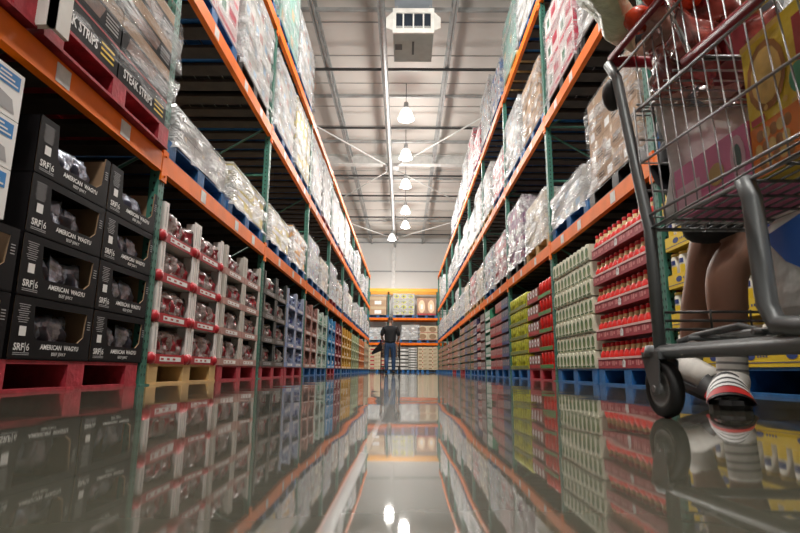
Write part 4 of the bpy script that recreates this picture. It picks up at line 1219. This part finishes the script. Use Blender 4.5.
        bb = MB(); y9 = .0 if not pitch else -.06; arch(-.132, y9, .030, .094 if not pitch else .07, 0, bb)
        for (y0, y1, m, h0, h1) in (((-.122,-.088,2,.035,.0515),(-.084,-.070,1,.0535,.060),(-.062,-.046,1,.064,.072),(-.036,-.020,1,.077,.085)) if not pitch else ((-.122,-.10,2,.035,.045),)): arch(y0, y1, h0, h1, m, bb, .0015)
        bb.build('strap', [sole, M_WHITE, mat('bright_red', (.55,.015,.02), .4)], o)
    slide((.006, -.048, .0), -.5, 0)
    slide((.022, .155, .042), .2, .30)
near_person()

# ------------------------------------------------------------ the near cart
CH0 = mat('cart_chrome', (.36,.36,.37), .32, metal=.8, var=.1); CGR = mat('cart_grey_tube', (.17,.18,.185), .4, metal=.3, var=.12)
CRED = mat('cart_red_rim', (.30,.012,.025), .3, var=.1); RUB = mat('rubber', (.02,.02,.021), .6); HUBM = mat('wheel_hub', (.26,.26,.26), .5)
def sx(y): return .702-.07*y     # near side plane of the cart
def near_cart():
    c = thing('shopping_cart', 'large grey wire shopping cart with red rims and filled basket, in front', 'shopping cart', (0,0,0))
    yB, yF = 1.30, .30      # handle end, front end
    W_ = .60
    side = lambda y, z, k=0: (sx(y)+k*(W_-.0), y, z)
    f = MB()
    # near upright with the handle post, bottom rail
    f.tube([(sx(1.43)-.008, 1.43, .99), (sx(1.42), 1.40, .93), (sx(1.33), 1.335, .62), (sx(1.29), 1.295, .45), (sx(1.29), 1.295, .125)], .0145, 0, 12)
    f.tube([(sx(1.29), 1.295, .152), (sx(.3), .30, .150)], .0165, 0, 12)
    f.tube([(sx(.96), .955, .46), (sx(.955)+.003, .945, .42), (sx(.95), .935, .22), (sx(.94), .915, .185), (sx(.9), .86, .178), (sx(.3), .30, .176)], .0175, 0, 12)
    # far side twin
    g = lambda y: sx(y)+W_
    f.tube([(g(1.43), 1.43, .99), (g(1.42), 1.40, .93), (g(1.33), 1.335, .62), (g(1.29), 1.295, .45), (g(1.29), 1.295, .125)], .0145, 0, 10)
    f.tube([(g(1.29), 1.295, .152), (g(.3)-.1, .30, .150)], .0165, 0, 10)
    f.tube([(sx(1.29), 1.295, .16), (g(1.29), 1.295, .16)], .012, 0, 10)
    f.build('frame', CGR, c)
    # red top rims
    b = MB(); b.tube([(sx(1.43), 1.43, 1.008), (sx(.9), .9, .995), (sx(.75), .72, .95)], .0105, 0, 10)
    b.build('handle_side_rim', CRED, c)
    MB().tube([(sx(1.08)-.004, 1.085, .784), (sx(.3)-.004, .30, .74)], .0125, 0, 10).build('basket_rim_cover', CRED, c)
    MB().tube([(sx(1.43), 1.43, 1.0), (g(1.43), 1.43, 1.0)], .016, 0, 12).build('handle', CRED, c)
    MB().ball((sx(1.40)+.0, 1.44, .90), .03, 0, 12, .035, .05).build('bumper', RUB, c)
    # basket wires
    b = MB()
    b.tube([(sx(1.42), 1.42, .950), (sx(.8), .80, .935)], .004, 0, 6)
    for z, z2, rr in ((.782, .735, .0050), (.636, .60, .0032), (.491, .485, .0036), (.456, .456, .0042)):
        b.tube([(sx(1.31), 1.31, z), (sx(.3), .30, z2)], rr, 0, 6)
        b.tube([(g(1.31), 1.31, z), (g(.3)-.08, .30, z2)], rr, 0, 5)
        b.tube([(sx(1.31), 1.31, z), (g(1.31), 1.31, z)], rr*.8, 0, 5)
    k = 0; y = 1.27
    while y > .32:
        b.tube([(sx(y)+.003, y, .456), (sx(y)+.003, y-.0, .492), (sx(y)+.003, y+.035, .945 if y > .84 else .78)], .0017, 0, 5)
        y -= .042
    y = 1.27
    while y > .32:
        b.tube([(g(y)-.08*(1.3-y), y, .456), (g(y)-.08*(1.3-y), y, .78)], .0028, 0, 4); y -= .06
    b.build('basket_side_wires', CH0, c)
    b = MB()
    for i in range(13):
        x0 = sx(1.31)+W_*i/12; b.tube([(x0, 1.31, .456), (x0, 1.325, .80)], .0028, 0, 4)
    for z in (.56, .70, .80): b.tube([(sx(1.31), 1.31, z), (g(1.31), 1.31, z)], .0035, 0, 5)
    b.build('basket_back_gate', CH0, c)
    b = MB()
    for i in range(22):
        x0 = sx(1.31)+W_*i/21; b.tube([(x0, 1.31, .456), (x0-.04*(i/21), .30, .456)], .0026, 0, 4)
    for i in range(12): y = 1.28-.085*i; b.tube([(sx(y), y, .452), (g(y)-.03, y, .452)], .0035, 0, 5)
    b.build('basket_floor', mat('cart_wire_dark', (.13,.13,.13), .4, metal=.6), c)
    # child seat struts
    b = MB(); b.tube([(sx(1.2)+.02, 1.22, 1.13), (sx(1.08)+.01, 1.085, .80)], .0065, 0, 8); b.tube([(sx(1.2)+.035, 1.24, 1.13), (sx(1.08)+.03, 1.10, .80)], .005, 0, 8)
    b.build('seat_strut', mat('bright_chrome', (.8,.8,.8), .15, metal=.9), c)
    b = MB()
    for i in range(9):
        x0 = sx(1.1)+.05+.06*i; b.tube([(x0, 1.22, 1.12), (x0, 1.09, .80)], .003, 0, 4)
    b.tube([(sx(1.1), 1.22, 1.12), (sx(1.1)+W_, 1.22, 1.12)], .006, 0, 6)
    for i in range(7): b.tube([(sx(1.1), 1.10+.045*i, .80), (sx(1.1)+W_, 1.10+.045*i, .80)], .003, 0, 4); b.tube([(sx(1.1), 1.09, .80), (sx(1.1)+W_, 1.09, .80)], .005, 0, 6)
    b.build('child_seat', CH0, c)
    # lower tray
    b = MB()
    for z in (.245, .225, .205): b.tube([(sx(1.28)+.01, 1.28, z), (sx(1.28)+.12, 1.20, z-.006), (g(1.28)-.12, 1.20, z-.006), (g(1.28)-.01, 1.28, z)], .0035, 0, 6)
    for i in range(6): x0 = sx(1.28)+.08+i*.09; b.tube([(x0, 1.21, .245), (x0, 1.21, .20)], .0028, 0, 4)
    b.build('lower_tray_rail', mat('cart_wire_dark', (.1,.1,.1)), c)
    b = MB(); b.tube([(sx(1.22), 1.22, .17), (sx(1.2)+.03, 1.2, .185), (sx(1.1)+.03, 1.05, .195), (sx(1.0)+.03, .99, .178)], .007, 0, 8)
    for i in range(16):
        x0 = sx(1.1)+.03+W_*.9*i/15; b.tube([(x0, 1.18, .182), (x0-.02, .3, .182)], .004, 0, 5)
    for y in (1.18, .98, .78, .58, .38): b.tube([(sx(y), y, .178), (g(y), y, .178)], .006, 0, 6)
    b.build('lower_tray', CGR, c)
    # casters
    def caster(x, y, swivel):
        m = Matrix.Translation((x, y, 0)) @ Matrix.Rotation(swivel, 4, 'Z')
        fk = MB()
        fk.merge(MB().lathe([(.001,.168),(.022,.168),(.026,.155),(.03,.14),(.001,.14)], (0,.025,0), 0, 14), m)
        for s in (-1, 1):
            p = [(s*.021,.05,.145),(s*.021,.0,.152),(s*.021,-.028,.13),(s*.021,-.018,.055),(s*.021,.010,.05),(s*.021,.03,.09)]
            q = [(a+s*.003, b_, z) for a, b_, z in p]
            t = MB(); t.add(p+q, [tuple(range(6)), tuple(range(11, 5, -1))]+[(i, (i+1) % 6, 6+(i+1) % 6, 6+i) for i in range(6)]); fk.merge(t, m)
        t = MB().box(-.024,.024,-.028,.05,.135,.152); fk.merge(t, m)
        w_ = MB(); prof = [(.044,-.012),(.056,-.0155),(.063,-.013),(.066,-.005),(.066,.005),(.063,.013),(.056,.0155),(.044,.012)]
        t = MB().lathe(prof, seg=28); w_.merge(t, m @ Matrix.Translation((0,0,.066)) @ Matrix.Rotation(PI/2, 4, 'Y'))
        h_ = MB().lathe([(.001,-.016),(.012,-.016),(.014,-.008),(.034,-.007),(.038,-.013),(.0445,-.012),(.0445,.012),(.038,.013),(.034,.007),(.014,.008),(.012,.016),(.001,.016)], seg=24)
        hb = MB(); hb.merge(h_, m @ Matrix.Translation((0,0,.066)) @ Matrix.Rotation(PI/2, 4, 'Y'))
        ax = MB(); ax.merge(MB().tube([(-.027,0,.066),(.027,0,.066)], .008, 0, 8), m)
        o = fk.build('caster', CGR, c); w_.build('tyre', RUB, o); hb.build('hub', HUBM, o); ax.build('axle', CH0, o)
    caster(.612, 1.29, .06)
    caster(g(1.29), 1.29, .3); caster(sx(.35), .35, .3); caster(g(.35)-.1, .35, .3)
near_cart()

def goods_in_cart():
    def bx_round(name, label, cat, x0, x1, y0, y1, z0, z1, mats, marks=(), rz=0):
        b = MB(); cx, cy = (x0+x1)/2, (y0+y1)/2
        m = Matrix.Rotation(rz, 4, 'Z')
        t = MB().box(x0-cx, x1-cx, y0-cy, y1-cy, 0, z1-z0)
        for (fy0, fy1, fz0, fz1, mi, shape) in marks:    # on the face that looks along -x
            Y0, Y1 = (y0-cy)+(y1-y0)*fy0, (y0-cy)+(y1-y0)*fy1; Z0, Z1 = (z1-z0)*fz0, (z1-z0)*fz1; X = x0-cx-.001-.0004*mi
            if shape == 'o':
                t.poly([(X, (Y0+Y1)/2-(Y1-Y0)/2*math.cos(2*PI*k/14), (Z0+Z1)/2+(Z1-Z0)/2*math.sin(2*PI*k/14)) for k in range(14)], mi)
            else: t.poly([(X, Y1, Z0), (X, Y0, Z0), (X, Y0, Z1), (X, Y1, Z1)], mi)
        o = t.build(name, mats, None, loc=(cx, cy, z0), rotz=rz)
        return tag(o, label, cat)
    pk = mat('pink_box', (.78,.20,.40), .45, var=.06); pk2 = mat('pale_pink_print', (.8,.5,.6), .5)
    b1 = bx_round('pastry_box', 'bright pink box lying in the basket of the near cart', 'box', .66, .86, .97, 1.245, .462, .585, [pk, pk2, mat('gold_print', (.6,.38,.08), .4), mat('dark_green_seal', (.05,.12,.10), .4)],
        [(.62,.97,.1,.6,1,'q'), (.30,.50,.25,.65,2,'o'), (.05,.22,.15,.9,1,'o'), (.09,.18,.3,.75,3,'o')], .02)
    yl = mat('snack_yellow', (.98,.66,.05), .35, var=.15, scale=8, bump=.15); og = mat('snack_orange', (.90,.24,.02), .35, var=.1)
    br = mat('cookie_brown', (.42,.17,.03), .5, var=.3, scale=30); ye2 = mat('cookie_gold', (.85,.55,.15), .5, var=.2, scale=30); rd = mat('snack_red', (.6,.03,.02), .35); gn = mat('snack_green', (.08,.38,.22), .4)
    for i, (ya, yb) in enumerate(((.80, .965), (.62, .79))):
        bx_round('snack_box', ['yellow and orange snack box with round pictures, beside the pink box', 'yellow and orange snack box with round pictures, at the near end of basket'][i], 'box', .665, .74, ya, yb, .462, .735 if i == 0 else .76,
                 [yl, og, br, ye2, rd, gn], [(0,1,0,.36,1,'q'), (0,.3,0,1,4,'q') if i else (.0,.16,0,.9,4,'q'), (.32,.95,.42,.92,2,'o'), (.38,.88,.47,.87,3,'o'), ]+[(.34+.11*a_+.04*(b_ % 2), .46+.11*a_+.04*(b_ % 2), .05+.095*b_, .135+.095*b_, 2+((a_+b_) % 2), 'o') for a_ in range(5) for b_ in range(3)]+[(.46+.1*a_+.05*(b_ % 2), .53+.1*a_+.05*(b_ % 2), .525+.075*b_, .59+.075*b_, 2, 'o') for a_ in range(3) for b_ in range(4)]+[(.05+.3*a_, .12+.3*a_, .37+.03*a_, .41+.03*a_, 3, 'o') for a_ in range(3)]+[(.3,1,.955,1,3,'q'),(.0,.3,.36,.385,3,'q'),(.72,.95,.37,.42,4,'q')]+[(.3,.33,.0,.02,3,'q'), (.02,.3,.4,.6,5,'o')])
    # crumpled white paper bag in the back of the basket
    o = pouch_mb(.44, .31, .07, 11).build('paper_bag', mat('white_plastic_bag', (.74,.72,.70), .4, var=.08, bump=.8, bscale=9), None, loc=(.87, 1.27, .463)); o.rotation_euler = (0, 0, -PI/2)
    tag(o, 'crumpled white bag standing at the back of the near basket', 'bag')
    # small film-wrapped packs of meat, on the child seat and behind the snack boxes
    meat = mat('red_meat', (.30,.06,.05), .22, var=.7, scale=28, coat=1); pale = mat('pale_meat', (.55,.32,.27), .22, var=.4, scale=22, coat=1)
    wine = mat('wine_pack', (.2,.02,.03), .3, coat=1); spots = [(.74,1.34,.805),(.70,1.24,.805),(.70,1.14,.805),(.84,1.30,.805),(.82,1.18,.805),(.96,1.32,.805),(.71,1.27,.93),(.74,1.17,.92),(.80,.93,.60),(.82,1.03,.60),(.93,1.12,.80)]
    for i, (xx, yy, zz) in enumerate(spots):
        rd_ = random.Random(i); o = pouch_mb(.17, .135, .10, 20+i, 1).build('meat_pack', [meat if i % 3 else pale, wine if i % 2 else pale], None, loc=(xx, yy, zz)); o.rotation_euler = (rd_.uniform(-.2,.2), rd_.uniform(-.3,.3), PI+rd_.uniform(-.7,.7))
        tag(o, 'shiny packed meat bag in the near cart, %s from the handle corner' % W[i], 'bag', 'meat packs in the near cart')
    # tomatoes and pale bag on the child seat
    tom = mat('tomato_red', (.62,.06,.02), .25, var=.25, scale=20)
    k = 0
    for (x, y, z, rr) in ((.63,1.30,1.045,.038),(.675,1.25,1.05,.038),(.64,1.215,1.06,.036),(.70,1.32,1.05,.037),(.72,1.20,1.03,.037),(.68,1.14,1.0,.036)):
        o = MB().lathe([(.001,-rr*.85),(rr*.6,-rr*.8),(rr,-rr*.1),(rr*.93,rr*.4),(rr*.5,rr*.82),(.004,rr*.7)], seg=16).build('tomato', tom, None, loc=(x, y, z))
        tag(o, 'red tomato in the top of the near cart, %s from the handle corner' % W[k], 'tomato', 'tomatoes in the near cart'); k += 1
    o = pouch_mb(.34, .22, .10, 31, None).build('produce_bag', mat('pale_green_pack', (.62,.68,.46), .35, var=.2, scale=15, bump=.4), None, loc=(.585, 1.29, 1.05)); o.rotation_euler = (.2, .45, PI-.5)
    tag(o, 'pale green bag leaning out over the top corner of the near cart', 'bag')
    # jar with red lid, white box, yellow pack
    j = thing('jar', 'clear jar with red lid standing in the child seat', 'jar', (.80, 1.17, .935))
    MB().lathe([(.001,0),(.05,0),(.055,.01),(.055,.11),(.04,.125)], seg=18).build('jar_body', mat('jar_fill', (.40,.20,.12), .15, var=.4, scale=30), j)
    MB().lathe([(.046,.125),(.05,.127),(.05,.16),(.001,.162)], seg=18).build('lid', mat('bright_red', (.55,.015,.02)), j)
    bx_round('white_box', 'white box at the far side of the near basket', 'box', .98, 1.16, .86, 1.2, .462, .90, [M_WHITE, M_GREYP], [(.1,.6,.6,.75,1,'q')])
    bx_round('yellow_pack', 'plain yellow pack at the near end of the basket, behind snack boxes', 'box', .86, 1.04, .55, .80, .462, .86, [mat('plain_yellow', (.8,.5,.02), .4)], [])
    bx_round('red_pack', 'dark red pack on the child seat of the near cart', 'box', .74, .98, 1.12, 1.24, .815, .93, [mat('wine_pack', (.2,.02,.03)), mat('gold_print', (.6,.38,.08))], [(.3,.6,.2,.7,1,'o')])
    # paper-towel pack on the lower tray
    p = thing('paper_pack', 'white film pack with blue shield emblem on the lower tray of the cart', 'paper pack', (.672, .77, .188))
    b = MB(); b.box(.0, .42, -.25, .22, 0, .20); o = b.build('pack_body', mat('white_film_pack', (.80,.79,.77), .3, var=.08, bump=.5, bscale=12), p)
    bv = o.modifiers.new('bevel', 'BEVEL'); bv.width = .03; bv.segments = 3
    e = -.0015
    b = MB(); b.poly([(e,.205,.165),(e,.10,.185),(e,-.12,.185),(e,-.12,.09),(e,-.02,.055),(e,.08,.07),(e,.155,.11)][::1], 0)
    q = 18; cy, cz = .03, .128
    b.add([(e*1.8, cy-.055*math.cos(2*PI*k/q), cz+.05*math.sin(2*PI*k/q)) for k in range(q)]+[(e*1.8, cy-.046*math.cos(2*PI*k/q), cz+.042*math.sin(2*PI*k/q)) for k in range(q)], [(k, (k+1) % q, q+(k+1) % q, q+k) for k in range(q)], 1)
    b.poly([(e*2.2, cy+.03, cz+.022), (e*2.2, cy-.03, cz+.03), (e*2.2, cy-.028, cz+.005), (e*2.2, cy-.01, cz+.0), (e*2.2, cy-.012, cz-.03), (e*2.2, cy+.012, cz-.03), (e*2.2, cy+.012, cz+.002)], 1)
    b.build('emblem', [mat('royal_blue', (.02,.12,.50), .35), mat('light_blue', (.22,.42,.66), .4)], p)
goods_in_cart()
